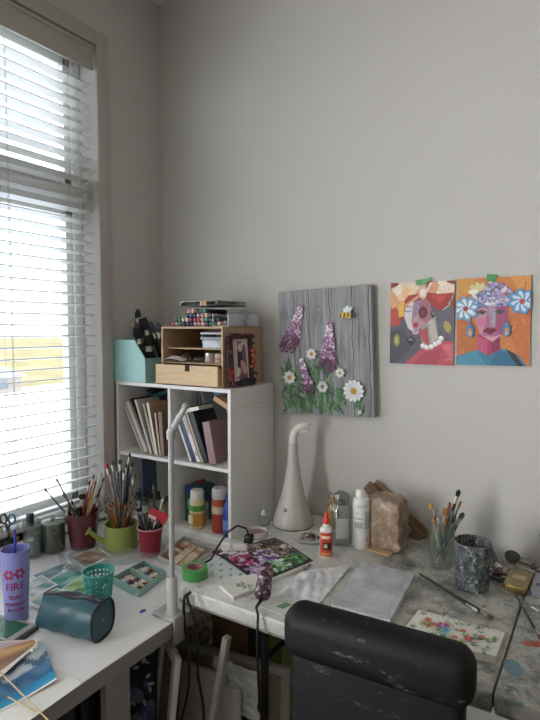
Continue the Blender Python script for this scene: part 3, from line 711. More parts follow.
# flat books laid across the tops of the leaning ones
def flat(label, p1, p2, th, cov, y0, y1, pages='#cfc8b8', name='book'):
    a = Y(*p1, y0); b2 = Y(*p2, y0); o = thing(name, label, 'book', ((a.x+b2.x)/2, (y0+y1)/2, (a.z+b2.z)/2)); L = math.hypot(b2.x-a.x, b2.z-a.z)
    o.rotation_euler = (0, -math.atan2(b2.z-a.z, b2.x-a.x), 0)
    for s in (0,):
        m = MB(); m.bx((-L/2, -(y1-y0)/2, 0), (L/2, (y1-y0)/2, .0018), 'satin', cov); m.bx((-L/2, -(y1-y0)/2, th-.0018), (L/2, (y1-y0)/2, th), 'satin', cov); m.bx((-L/2, -(y1-y0)/2-.001, 0), (L/2, -(y1-y0)/2+.001, th), 'satin', cov); m.obj('cover', o)
        m = MB(); m.bx((-L/2+.003, -(y1-y0)/2+.003, .0018), (L/2-.003, (y1-y0)/2-.003, th-.0018), 'paper', pages); m.obj('pages', o)
flat('teal book lying across the tops of the leaning books', (136, 402), (169, 393), .016, '#2f6d76', BY0+.17, BY1-.015)
flat('dark slate book lying highest on the leaning books', (131, 396), (168, 387), .010, '#3d3a40', BY0+.18, BY1-.015)
# ---- upper right cubby
row(.432, SH+.001, BY0+.018, [
 ('white hardback leaning leftmost of the row in the upper right compartment', 24, 0.205, .009, .14, '#dcdbd8', '#e3e2df', {}),
 ('navy blue book leaning between two white ones', 24, 0.197, .022, .14, '#23365f', '#263c6b', {}),
 ('white speckled book with printed spine leaning in the upper right compartment', 24, 0.221, .018, .14, '#e4e0da', '#ded9d2', dict(title='#b9a6a0')),
 ('cream spiral pad with small rings leaning in the upper right compartment', 23, 0.229, .011, .14, '#c9c4ba', '#c9c4ba', dict(spiral='#b7b2a8')),
 ('black thick book leaning in the middle of the upper right compartment', 22, 0.240, .022, .14, '#1c1e24', '#20232b', {}),
 ('dusty pink padded journal leaning at the right of the upper right compartment', 12, .172, .036, .14, '#866468', '#97787c', {})])
flat('thin white block of cards lying on top of the leaning white books', (184, 413), (199, 410), .016, '#e0ddd6', BY0+.022, BY0+.12, name='card_block')
o = thing('folder', 'pale grey folder with a steel blue edge sticking up behind the lamp joint', 'folder', (.425, -.10, SH+.005)); o.rotation_euler = (0, R(-12), 0)
m = MB(); m.bx((-.02, -.06, 0), (.012, .1, .27), 'satin', '#9da3a8', .002); m.obj('cover', o)
m = MB(); m.bx((-.026, -.062, .02), (-.020, .1, .24), 'satin', '#43607c', .001); m.bx((-.01, -.0625, .2), (.004, -.06, .26), 'satin', '#5f6468'); m.obj('edge', o)
flat('tan kraft book tilted down over the pink journal', (213, 400), (232, 413), .02, '#b08a60', BY0+.02, BY1-.08)
flat('dark blue folded bag lying at the top of the upper right compartment', (214, 396), (231, 399), .022, '#26325e', BY0+.08, BY1-.03, '#26325e', 'folded_bag')

# ================================================================ lower cubbies
def bottle(name, label, cat, loc, prof, col, capprof, capcol, labelband=None, group=None, n=24, mat='satin', rz=0, extra=None):
    o = thing(name, label, cat, loc, rz, group)
    m = MB(); m.lathe(prof, mat, col, n=n); m.obj('body', o)
    m = MB(); m.lathe(capprof, 'satin', capcol, n=n); m.obj('cap', o)
    if labelband:
        for z0, z1, r, c in labelband: m = MB(); m.lathe([(r-.0004, z0), (r+.0004, z0+.0002), (r+.0004, z1-.0002), (r-.0004, z1)], 'paper', c, n=n, caps=False); m.obj('printed_label', o)
    if extra: extra(o)
    return o
def at(px, y=-.24): p = Y(px, 530, y); return (p.x, y, BF+.0008)
# small paint bottles, lower left
cols = [('#3c4a45', '#2a2d2b', (139, -.27)), ('#4b5650', '#1e2120', (146, -.30)), ('#6b7a70', '#17191a', (151, -.26)), ('#46544a', '#2b2f2b', (158, -.22)), ('#7b8a52', '#44482f', (163, -.29)), ('#5c5348', '#222020', (154, -.16)), ('#8a8f8c', '#e0ded8', (153, -.20)), ('#55615c', '#25282a', (142, -.22)), ('#8f8a6a', '#3a3c30', (167, -.25)), ('#6a4a4a', '#d0cec8', (148, -.13))]
nm = ['grey-green paint bottle with a dark cap at the left of the lower left compartment', 'dark paint bottle with a black lid in the front row, beside the red tag', 'pale green paint bottle with a black lid in the lower left compartment', 'dull green paint bottle towards the back of the lower left compartment', 'olive paint jar beside the lamp pole in the lower left compartment', 'brown paint bottle at the back of the lower left compartment', 'small bottle with a white nozzle rising over the others in the lower left compartment', 'slate paint bottle in the second row, left of the middle of the lower left compartment', 'khaki paint jar nearest the divider in the lower left compartment', 'wine coloured bottle with a white cap at the very back of the lower left compartment']
for (c1, c2, (px, y)), l in zip(cols, nm):
    h = .085 if c2 != '#e0ded8' else .105; r = .0155
    base = at(px, y); 
    bottle('paint_bottle', l, 'paint bottle', base, [(r*.9, 0), (r, .003), (r, h*.72), (r*.6, h*.82), (r*.55, h*.86)], c1,
           [(r*.75, h*.8), (r*.75, h), (r*.6, h+.004)] if c2 != '#e0ded8' else [(r*.6, h*.84), (r*.4, h), (r*.2, h+.025)], c2, [(h*.2, h*.6, r, '#a8aba2')], n=16)
# books / panels at the back of the lower left compartment
book('slim grey-blue folder standing at the left of the lower left compartment', (.105, BF+.001), (.098, BF+.235), .014, .09, '#39475c', '#44546c', name='folder', cat='folder', y0=BY0+.06)
# lower right
p = (.378, -.235, BF+.0008); o = thing('cardboard_box', 'teal and blue box with a green print at the left of the lower right compartment', 'box', p, R(-8))
m = MB(); m.bx((-.02, -.02, 0), (.05, .09, .155), 'satin', '#1f5560', .002); m.obj('carton', o)
m = MB(); A = Art(m, Matrix.Translation((.015, -.0205, .078)) @ ONWALL, 'paper'); A.rect(-.034, .045, .034, .075, '#2f4aa0'); A.rect(-.034, -.076, .034, -.045, '#2f7a4a'); A.ell(0, 0, .022, .03, '#7fb7c4'); A.rect(.02, -.04, .034, .04, '#b7b97a'); m.obj('printed_front', o)
p = at(197.5, -.280); R1 = .0325
bottle('paint_bottle', 'yellow and green squeeze bottle of paint with a clear white lid in the bookcase', 'paint bottle', p, [(R1*.93, 0), (R1, .004), (R1, .108), (R1*.92, .120), (R1*.8, .124)], '#d9c9a0', [(R1*.88, .122), (R1*.88, .152), (R1*.78, .158)], '#d6d6d0',
       [(.012, .066, R1, '#c8943f'), (.074, .098, R1, '#4b9a45')], extra=lambda o: MB().bx((-.02, -R1-.0012, .02), (.002, -R1+.004, .058), 'paper', '#d8d4c8').obj('label_panel', o))
p = at(205, -.20)
bottle('paint_bottle', 'small white bottle with a teal label between the yellow and orange ones', 'paint bottle', p, [(.015, 0), (.016, .003), (.016, .075), (.009, .088)], '#dcdcda', [(.01, .086), (.01, .10), (.007, .104)], '#4a7f86', [(.02, .05, .016, '#b8c8b8')])
p = (.556, -.268, BF+.0008); R2 = .0325
bottle('paint_bottle', 'large orange bottle of paint with a wide translucent lid in the bookcase', 'paint bottle', p, [(R2*.93, 0), (R2, .004), (R2, .128), (R2*.92, .140)], '#a8452c', [(R2*.97, .139), (R2*1.0, .142), (R2*1.0, .172), (R2*.85, .182)], '#b9bab6',
       [(.004, .076, R2+.0003, '#9c3d26'), (.080, .110, R2+.0003, '#c9b8a0'), (.112, .124, R2+.0003, '#b5583a')])
p = (.6165, -.292, BF+.0008)
bottle('glue_bottle', 'flat royal blue bottle at the right side of the lower right compartment', 'bottle', p, [(.02, 0), (.022, .004), (.022, .10), (.012, .135), (.009, .142)], '#2143a0', [(.010, .14), (.010, .165), (.004, .172)], '#26479f', [(.03, .07, .0222, '#6f8fd0')], n=20)
o = thing('paint_tube', 'clear plastic tube with a red cap hanging upside down behind the orange bottle', 'paint tube', Y(207, 500, -.17)); o.location.z = BF+.03; o.rotation_euler = (0, R(-22), 0)
m = MB(); m.lathe([(.004, -.028), (.022, .0), (.024, .06), (.022, .1)], 'clear_plastic', '#ffffff', n=18); m.obj('tube_body', o)
m = MB(); m.box((0, 0, .12), (.062, .03, .036), 'satin', '#a8242f', None, .006); m.obj('cap', o, 'red cap')
# ================================================================ on top of the bookcase
TB = BZ1+.0008
# teal magazine file
o = thing('magazine_file', 'mint green slant-cut file box holding brushes on top of the bookcase', 'file box', (.095, -.175, TB))
m = MB(); pr = [(-.145, 0), (.125, 0), (.125, .19), (.02, .19), (-.145, .12)]
def side(x0, x1): m.prism([(y, z) for y, z in pr], x0, x1, 'satin', '#8fc0b4', Matrix(((0, 0, 1, 0), (1, 0, 0, 0), (0, 1, 0, 0), (0, 0, 0, 1))))
# the slant faces the room: panel outline in x-z
m = MB(); face = [(-.095, 0), (.10, 0), (.10, .105), (.035, .185), (-.095, .185)]
for y0, y1 in ((-.145, -.141), (.115, .119)): m = MB(); m.prism(face, -y1, -y0, 'satin', '#a9d8d4', ONWALL); m.obj('panel', o)
m = MB(); m.bx((-.095, -.141, 0), (-.091, .115, .185), 'satin', '#9fcfca'); m.bx((.096, -.141, 0), (.10, .115, .105), 'satin', '#98c6c2'); m.bx((-.091, -.141, 0), (.096, .115, .004), 'satin', '#98c6c2'); m.obj('side_wall', o)
def up(px, py, d): return D(px, py, d)
dd = depth((.11, -.18, 1.5))
def stick(px, py, bx2, by2, label, **k):
    a = Vector((bx2, by2, TB+.006)); b = D(px, py, depth((bx2, by2, 1.5))); return brush(a, b, (b-a).length, label=label, **k)
stick(133, 304, .10, -.12, 'wide flat brush with a cream handle standing tallest in the mint file box', hc='#b8a68e', tc='#3a4148', r=.011, flat=True, tl=.07, tipw=1.2)
stick(142, 318, .12, -.15, 'wide black brush second tallest in the mint file box', hc='#23262b', tc='#2a2f36', r=.012, flat=True, tl=.06, tipw=1.25)
stick(150, 321, .14, -.13, 'round slate-coloured brush in the mint file box', hc='#2b2e34', tc='#4c555e', r=.010, tl=.06, tipw=1.5)
stick(157, 322, .165, -.15, 'round grey mop brush at the right of the mint file box', hc='#6b4a38', tc='#59646c', r=.009, tl=.05, tipw=1.9)
stick(137, 328, .11, -.20, 'dark foam brush low at the front of the mint file box', hc='#2e3036', tc='#1e2126', r=.012, flat=True, tl=.05)
stick(148, 335, .14, -.22, 'short black sponge brush low in the mint file box', hc='#1e2024', tc='#17191d', r=.013, flat=True, tl=.05)
stick(130, 315, .07, -.16, 'tan handled brush at the left of the mint file box', hc='#8a6a50', tc='#50483f', r=.007, tl=.03)
# wooden organizer
OX0, OX1, OY0, OY1, OH = .272, .600, -.30, -.02, .243
og = thing('desk_organizer', 'light wooden desk organizer with a shelf and a front drawer on the bookcase', 'organizer', ((OX0+OX1)/2, (OY0+OY1)/2, TB))
w2 = (OX1-OX0)/2; d2 = (OY1-OY0)/2; t = .009
def pn(a, e, n, mat='birch'): m = MB(); m.bx(a, e, mat, bev=.0008, seg=1); return m.obj(n, og)
pn((-w2, -d2, 0), (-w2+t, d2, OH-t), 'side_panel'); pn((w2-t, -d2, 0), (w2, d2, OH-t), 'side_panel'); pn((-w2, -d2, OH-t), (w2, d2, OH), 'top_panel')
pn((-w2+t, d2-.005, t), (w2-t, d2, OH-t), 'back_panel'); pn((-w2+t, -d2, 0), (w2-t, d2, t), 'bottom_panel')
pn((-w2+t, -d2+.03, .148), (w2-t, d2-.005, .154), 'shelf'); pn((-w2+t, -d2+.01, .088), (w2-t, d2-.005, .094), 'shelf')
dr = pn((-w2-.012, -d2-.024, .004), (w2-t, -d2-.013, .085), 'drawer', 'birch_front')
m = MB(); m.bx((-.012, -d2-.0255, .060), (.012, -d2-.0235, .086), 'matte', '#2b2018', .004); m.obj('notch_shade_patch', dr)  # dark patch on the drawer front, painted as the shade in a notch
ob = MB(); ob.bx((-w2+t+.002, -d2-.013, .006), (-w2+t+.006, d2-.02, .075), 'birch'); ob.bx((w2-t-.006, -d2-.013, .006), (w2-t-.002, d2-.02, .075), 'birch'); ob.obj('drawer_sides', dr)
ogx = (OX0+OX1)/2
# inside the organizer
o = thing('plastic_case', 'clear grey plastic case on the top shelf of the wooden organizer', 'case', (ogx+.09, -.225, TB+.1545))
m = MB(); m.bx((-.055, -.045, 0), (.05, .05, .034), 'clear_plastic', '#ffffff', .003); m.bx((-.05, -.04, .002), (.045, .045, .026), 'satin', '#5d6570'); m.obj('box', o)
m = MB(); m.bx((-.062, -.05, .034), (.052, .052, .046), 'satin', '#8f989e', .003); m.bx((-.06, -.052, .056), (.052, -.04, .066), 'satin', '#a8afb4', .002); m.bx((-.06, -.04, .046), (-.056, .05, .066), 'satin', '#8f989e'); m.obj('lid', o)
o = thing('craft_tin', 'small white tin on the middle shelf of the wooden organizer', 'tin', (ogx+.055, -.245, TB+.0948)); m = MB(); m.lathe([(.019, 0), (.02, .002), (.02, .034), (.018, .036)], 'satin', '#bfbcb6'); m.obj('can', o); m = MB(); m.lathe([(.0205, .028), (.0208, .039), (.018, .041)], 'metal', '#c9c9c6'); m.obj('lid', o)
o = thing('craft_tin', 'cream tin with a pink band right of the white tin in the organizer', 'tin', (ogx+.10, -.235, TB+.0948)); m = MB(); m.lathe([(.021, 0), (.022, .002), (.022, .036), (.019, .038)], 'satin', '#cdbfae'); m.obj('can', o); m = MB(); m.lathe([(.0224, .01), (.0224, .022)], 'paper', '#b98a86'); m.obj('printed_label', o)
o = thing('glass_dish', 'low glass dish of glitter in the middle of the wooden organizer', 'dish', (ogx-.01, -.22, TB+.0948)); m = MB(); m.lathe([(.02, 0), (.034, .004), (.038, .018), (.036, .018), (.03, .006)], 'jar_glass'); m.obj('bowl', o); m = MB(); m.lathe([(.028, .006), (.032, .013), (.01, .016)], 'cloth', '#6f7276'); m.obj('glitter', o)
o = thing('bead_cluster', 'dark cluster of beaded trim at the left inside the organizer', 'beads', (ogx-.085, -.22, TB+.0948)); m = MB()
for i in range(46): a = rr.uniform(0, 6.3); q_ = rr.uniform(0, .045); m.ell((math.cos(a)*q_, math.sin(a)*q_*.7, .008+rr.uniform(0, .03)*(1-q_/.06)), (.007,)*3, 'satin', rr.choice(('#3c2a26', '#5a3f38', '#2b2a2d', '#7a5f52', '#8a8680')), sub=1)
m.obj('beads', o)['kind'] = 'stuff'
o = thing('ribbon', 'curled white ribbon spilling over the drawer of the wooden organizer', 'ribbon', (ogx-.09, -.29, TB+.0948)); m = MB()
m.sheet(lambda u, v: (-.05+.11*u, -.025+.03*v-.02*math.sin(u*3), .004+.014*math.sin(u*3.1)+.008*v), 14, 3, .001, 'cloth', '#d9d7d2'); m.obj('band', o)
# picture frame with dark flowers, leaning on the organizer's right side
fr = thing('picture_frame', 'small picture frame rimmed with dark red and navy fabric flowers, leaning on the organizer', 'picture frame', (.665, -.262, TB), R(-20))
fr.location = (.646, -.232, TB); fr.rotation_euler = (R(-5), 0, R(72))
m = MB(); m.bx((-.064, .0, .004), (.064, .010, .205), 'satin', '#4b2f3c', .003); m.obj('board', fr)
m = MB(); A = Art(m, Matrix.Translation((0, -.0005, .11)) @ ONWALL); A.rect(-.036, -.085, .036, .085, '#c9b9ab'); A.poly([(-.026, -.075), (.0, .055), (.024, .06), (.03, -.075)], '#7d5560'); A.poly([(-.016, .07), (.004, .075), (.008, -.02), (-.018, -.04)], '#2b2730'); A.ell(-.002, .05, .012, .018, '#d8c4b4'); A.ell(.012, -.03, .013, .03, '#c9a0a0', .3); A.ell(-.016, -.05, .01, .02, '#e0d8d0', -.3); m.obj('photo_print', fr)
m = MB(); 
for i in range(120):
    t = rr.uniform(0, 1); e = rr.choice('LRTB') if i > 20 else 'T'
    if e == 'L': x, z = -.056, .012+t*.19
    elif e == 'R': x, z = .05+rr.uniform(0, .012), .012+t*.19
    elif e == 'T': x, z = -.06+.12*t, .198+rr.uniform(0, .012)
    else: x, z = -.03+.09*t, .014+rr.uniform(0, .018)
    c = rr.choice(('#3a1826', '#54202c', '#2a1a2c', '#1f1c30', '#7a2430')) if not (e in 'R' and .3 < t < .75) else rr.choice(('#a8342c', '#c0622c', '#8a2430'))
    if e == 'L' and t < .5: c = rr.choice(('#a83030', '#8a2a34', '#5a2030'))
    if e == 'B': c = rr.choice(('#1f2440', '#2a2440', '#35203a'))
    m.ell((x+rr.uniform(-.007, .007), -.006+rr.uniform(-.006, .004), z), (.0095, .006, .008), 'cloth', c, (rr.uniform(0, 3), 0, 0), 1)
m.obj('fabric_flowers', fr)
# markers stacked on the organizer
MZ = TB+OH+.0008; cap_cols = ['#b03a48', '#d0d0cc', '#2f6a5c', '#c98a94', '#26405e', '#b8a48e', '#7a2f3a', '#3a7a5a', '#d8c0a8', '#23262e', '#4a8a8a', '#8a3a5a', '#e0b8a8', '#54303a', '#a0a4a8', '#31404c']
cname = {'#b03a48': 'crimson', '#d0d0cc': 'white', '#2f6a5c': 'dark teal', '#c98a94': 'pink', '#26405e': 'navy', '#b8a48e': 'beige', '#7a2f3a': 'maroon', '#3a7a5a': 'green', '#d8c0a8': 'cream', '#23262e': 'black', '#4a8a8a': 'turquoise', '#8a3a5a': 'plum', '#e0b8a8': 'peach', '#54303a': 'wine', '#a0a4a8': 'grey', '#31404c': 'slate'}
mi = 0; rm = .0088
for row, (x0, n) in enumerate(((.300, 13), (.315, 12), (.375, 7), (.385, 5))):
    for i in range(n):
        c = cap_cols[(mi*5+row) % 16]; mi += 1
        x = x0+i*rm*2.35+row*.002; z = MZ+rm*1.15+row*rm*2.02
        pen((x, -.11, z), (x, -.3, z), .15, '#2b2d33' if mi % 3 else '#c9c9c6', c, f'{cname[c]}-capped marker lying in the heap of markers on the wooden organizer', f'{cname[c]}-capped markers in the heap on the organizer', r=rm, cap=.2)
o = thing('plastic_tray', 'clear acrylic tray at the right of the markers on the organizer', 'tray', (.560, -.16, MZ)); m = MB()
m.bx((-.035, -.11, 0), (.045, .11, .003), 'clear_plastic'); m.bx((.042, -.11, .003), (.045, .11, .05), 'clear_plastic'); m.bx((-.035, -.11, .003), (-.032, .11, .05), 'clear_plastic'); m.bx((-.032, .107, .003), (.042, .11, .05), 'clear_plastic'); m.obj('tray_body', o)
for i, (x, c) in enumerate(((.540, 'white'), (.560, 'silver'), (.582, 'grey'))):
    pen((x, -.1, MZ+.0135), (x+.004, -.3, MZ+.0135), .14, '#3a3d44', {'white': '#d8d8d4', 'silver': '#a8adb2', 'grey': '#80858a'}[c], f'{c}-capped marker lying inside the clear acrylic tray', r=.0085, cap=.25)
o = thing('plastic_case', 'flat clear case of dark pens laid on top of the heap of markers', 'case', (.445, -.175, MZ+.0835), R(-4)); m = MB()
m.bx((-.095, -.09, 0), (.11, .1, .004), 'satin', '#4a4540', .001); m.bx((-.095, -.09, .018), (.11, .1, .021), 'smoked_glass'); 
for a, e in (((-.095, -.09, .004), (-.091, .1, .018)), ((.106, -.09, .004), (.11, .1, .018)), ((-.091, .097, .004), (.106, .1, .018))): m.bx(a, e, 'smoked_glass')
m.obj('case_body', o); m = MB(); m.bx((.02, -.092, .001), (.055, -.05, .0205), 'birch'); m.bx((.037, -.093, .001), (.0385, -.091, .02), 'matte', '#6a5038'); m.obj('wooden_blocks', o)
m = MB(); m.bx((-.09, -.07, .0045), (.0, .09, .012), 'satin', '#2f4a3f', .002); m.obj('pen_roll', o)

# ================================================================ left desk: things standing
def on(px, py, z=ZD): return Z(px, py, z)+Vector((0, 0, .0008))
# tumbler
b0 = on(17, 619); s = mpp(b0)
o = thing('tumbler', 'lilac tumbler with magenta lettering and a blue straw at the left end of the desk', 'tumbler', b0)
Hh = 72*s; r = 13.0*s
m = MB(); m.lathe([(r*.80, 0), (r*.84, .003), (r*1.0, Hh*.75), (r*1.02, Hh), (r*.97, Hh), (r*.94, Hh-.01), (r*.78, .006)], 'satin', '#8d90cf', n=36); m.obj('cup', o)
m = MB(); st = MB()
def wrap(mb, txt, size, z, ang0, col):
    """printing that follows the round side"""
    t = MB(); t.text(txt, size, Matrix.Identity(4), 'satin', col, .0004); rad = r*.97*(.9+.1*z/Hh)+(.0024 if size > .02 else .0014)
    V = [(rad*math.sin(ang0+v.x/rad)+0*v.z, -rad*math.cos(ang0+v.x/rad)-v.z, z+v.y) for v in t.v]
    o0 = len(mb.v); mb.v += [Vector(v) for v in V]
    if 'satin' not in mb.mats: mb.mats.append('satin')
    for f in t.f: mb.f.append([i+o0 for i in f]); mb.fm.append(mb.mats.index('satin')); mb.fc.append(lin(col))
ca = R(32+22); mg = '#a02a62'
wrap(m, 'FIRE', .030, Hh*.53, ca, mg); wrap(m, 'TEAM', .015, Hh*.38, ca, mg); wrap(m, 'POWERED', .0125, Hh*.28, ca, mg); wrap(m, 'BY HOPE', .0115, Hh*.20, ca, mg)
for k in range(6):
    a = k*math.pi/3; x = .010*math.cos(a); z = .010*math.sin(a); rad = r*.985
    m.ell((rad*math.sin(ca-.45+x/rad), -rad*math.cos(ca-.45+x/rad), Hh*.70+z), (.0065, .0022, .0065), 'satin', mg, (0, 0, ca-.45), 1)
    m.ell((rad*math.sin(ca+.35+x/rad), -rad*math.cos(ca+.35+x/rad), Hh*.71+z), (.005, .002, .007), 'satin', mg, (0, 0, ca+.35), 1)
m.obj('printed_emblem', o)
m = MB(); m.tube([(0, 0, .01), (-.004, .004, Hh+.055)], .0035, 'satin', '#2b3fb0', 10); m.obj('straw', o)

def jar(label, px, py, wpx, hpx, mat, tint, name='glass_jar', lid=None, content=None, cat='jar'):
    b0 = on(px, py); s = mpp(b0); r = wpx*s/2; H = hpx*s
    o = thing(name, label, cat, b0)
    m = MB(); m.lathe([(r*.9, 0), (r, .006), (r, H*.93), (r*.94, H), (r*.89, H), (r*.93, H*.9), (r*.93, .01), (r*.8, .007)], mat, tint, n=30); m.obj('glass_body', o)
    return o, b0, r, H
o, jb, jr, jh = jar('clear glass jar of dark bottles left of the grey-green canister', 33, 556, 18, 36, 'jar_glass', '#ffffff')
m = MB(); m.lathe([(jr*.5, .01), (jr*.5, jh*.45)], 'satin', '#9db0a4', (-.006, .0, 0), 14); m.lathe([(jr*.4, .01), (jr*.38, jh*.55), (jr*.2, jh*.6)], 'satin', '#486a6e', (.012, .012, 0), 12); m.obj('bottles_inside', o)
m = MB(); m.box((-.012, 0, jh*1.0), (.022, .02, jh*.38), 'satin', '#20262b', None, .002); m.obj('dark_block', o)
o, gb, gr, gh = jar('squat grey-green canister with a glass knob lid beside the window', 53.5, 550.5, 23, 28, 'smoked_glass', '#ffffff', 'canister', cat='canister')
m = MB(); m.lathe([(gr*.86, .012), (gr*.88, gh*.6), (gr*.85, gh*.86)], 'matte', '#5a604e', n=24); m.obj('contents', o)
m = MB(); m.lathe([(gr*.98, gh*1.005), (gr*1.03, gh*1.02), (gr*1.03, gh*1.06), (gr*.5, gh*1.12), (gr*.15, gh*1.14), (gr*.22, gh*1.22), (gr*.05, gh*1.24)], 'smoked_glass', n=30); m.obj('lid', o)
# tool cup with scissors at the far left
b0 = on(7, 552); s = mpp(b0)
o = thing('tool_cup', 'dark cup of tools at the left edge behind the lilac tumbler', 'cup', b0); m = MB(); m.lathe([(.028, 0), (.032, .004), (.036, .06), (.034, .06), (.028, .006)], 'satin', '#2b3034', n=24); m.obj('cup', o)
for i, (px, py, hc, l) in enumerate(((-2, 520, '#2a2a2c', 'dark handled tool at the very left edge'), (14, 530, '#b9946a', 'wooden handled tool standing beside the scissors'), (19, 536, '#c8a684', 'pale wooden tool standing right of the scissors'))):
    b1 = b0+Vector((rr.uniform(-.012, .012), rr.uniform(-.012, .012), .008)); t1 = D(px, py, depth(b1)); brush(b1, t1, (t1-b1).length, hc, hc, l, r=.005, name='hand_tool', cat='tool', tl=.03)
sc = thing('scissors', 'scissors with black and blue loop handles standing in the dark tool cup', 'scissors', b0+Vector((.004, .004, .012)), R(30))
for sx, c, n in ((-1, '#25272b', 'handle'), (1, '#3c6a8c', 'handle')):
    m = MB(); m.tube([(sx*.016+math.cos(a)*.013, 0, .115+math.sin(a)*.017) for a in [math.pi*2*k/14 for k in range(15)]], .0038, 'satin', c, 8); m.tube([(sx*.010, 0, .099), (0, 0, .07)], .004, 'satin', c, 8); m.obj(n, sc, 'blue handle' if sx > 0 else 'black handle')
m = MB(); m.box((.001, .001, .04), (.009, .0015, .07), 'metal', '#b5b5b5', (0, R(3), 0)); m.box((-.001, -.001, .04), (.009, .0015, .07), 'metal', '#b5b5b5', (0, R(-3), 0)); m.obj('blades', sc)

# maroon pot
pb = on(83.5, 547); s = mpp(pb); o = thing('plant_pot', 'glossy maroon pot crowded with brushes beside the window', 'pot', pb)
r1 = 12.2*s; r2 = 16*s; H1 = 36*s
m = MB(); m.lathe([(r1*.86, 0), (r1, .004), (r1*1.1, H1*.3), (r2*.98, H1*.88), (r2, H1), (r2*.93, H1), (r2*.9, H1*.9), (r1*.9, .008)], 'gloss', '#5c2531', n=32); m.obj('pot_body', o)
def potful(center, H, rad, specs, label, group, base=.01, **kw):
    for i, (px, py, hc, tc, rr_, fl) in enumerate(specs):
        a = rr.uniform(0, 6.28); q_ = rad*math.sqrt(rr.uniform(0.02, 1))*.55
        top = D(px, py, depth(center)+rr.uniform(-.6, .6)*rad)
        dx = top-Vector(center); lean = Vector((dx.x, dx.y, 0)); lim = rad*.55
        bpos = Vector(center)+Vector((math.cos(a)*q_*.6, math.sin(a)*q_*.6, base))-(lean.normalized()*min(lean.length*.25, lim*.7) if lean.length > 1e-4 else Vector())
        # keep the crossing of the rim inside the rim
        for _ in range(12):
            t = (H-base)/(top.z-bpos.z); c = bpos.lerp(top, t); off = Vector((c.x-center[0], c.y-center[1], 0))
            if off.length < rad*.84: break
            bpos = bpos-off.normalized()*.004
            bo = Vector((bpos.x-center[0], bpos.y-center[1], 0))
            if bo.length > rad*.62: bo = bo.normalized()*rad*.62; bpos.x = center[0]+bo.x; bpos.y = center[1]+bo.y; 
        lab = label[i] if isinstance(label, (list, tuple)) and i < len(label) else (label[-1] if isinstance(label, (list, tuple)) else label)
        g = None if (isinstance(label, (list, tuple)) and i < len(label)-1) else group
        brush(bpos, top, (top-bpos).length, hc, tc, lab, g, r=rr_, flat=fl, **kw)
sp = [(44, 488, '#4a4f50', '#3c4142', .0032, 0), (56, 478, '#5a6160', '#3a3f42', .0032, 0), (63, 493, '#6a4a3c', '#4a3c34', .004, 0), (71, 500, '#2b2d33', '#2b2d33', .003, 0), (83, 494, '#5b4a3a', '#2a2524', .0085, 1), (90, 480, '#8a3a34', '#7a5a44', .0032, 0), (94, 474, '#b06a34', '#7a5a44', .0032, 0), (96, 480, '#c8a43a', '#c85a30', .0038, 0), (102, 472, '#c9c6c2', '#a8a49e', .003, 0), (104, 477, '#5a3a48', '#80767a', .004, 0), (99, 493, '#7a3346', '#4a3a3c', .0045, 0), (68, 506, '#3b2d2c', '#5a5048', .004, 0), (76, 508, '#37505a', '#4a5a5c', .005, 1), (88, 498, '#7a4a6a', '#54414c', .004, 0)]
lb = ['long dark brush leaning furthest left out of the maroon pot', 'second long grey brush leaning left in the maroon pot', 'short brown handled brush at the left of the maroon pot', 'thin black brush in the middle of the maroon pot', 'thick flat brush with black bristles in the maroon pot', 'red handled brush at the right of the maroon pot', 'orange handled brush standing tall in the maroon pot', 'yellow brush with a red tip in the maroon pot', 'pale silvery brush standing tallest at the right of the maroon pot', 'dusky pink brush leaning right in the maroon pot', 'wine coloured brush low at the right of the maroon pot', 'stubby dark brush at the rim of the maroon pot', 'teal flat brush at the rim of the maroon pot', 'mauve brush in the middle of the maroon pot', 'x']
potful(pb, H1, r2, sp, lb, None)

# watering can
wb = on(121.5, 548.5); s = mpp(wb); o = thing('watering_can', 'lime green watering can used as a brush holder beside the bookcase', 'watering can', wb)
r = 16*s; H2 = 26*s
m = MB(); m.lathe([(r*.95, 0), (r, .003), (r*1.0, H2*.94), (r*1.03, H2*.96), (r*1.03, H2), (r*.96, H2), (r*.94, H2*.9), (r*.92, .006)], 'satin', '#8f9c55', n=36); m.obj('can_body', o)
sd = (D(88, 531, depth(wb)-.03)-wb); m = MB(); d0 = Vector((sd.x, sd.y, 0)).normalized()
m.tube([d0*r*.9+Vector((0, 0, H2*.30)), d0*r*1.3+Vector((0, 0, H2*.42)), sd*.95], [.012, .010, .008], 'satin', '#8f9c55', 14); u = sd.normalized()
m.tube([sd*.95, sd*.97, sd*1.0, sd*1.03], [.008, .014, .017, .017], 'satin', '#b0bb72', 16); m.obj('spout', o)
m = MB(); e0 = -d0; m.tube([e0*r*.98+Vector((0, 0, H2*.85)), e0*r*1.5+Vector((0, 0, H2*.8)), e0*r*1.55+Vector((0, 0, H2*.4)), e0*r*.98+Vector((0, 0, H2*.2))], .003, 'satin', '#7d9640', 8); m.obj('handle', o)
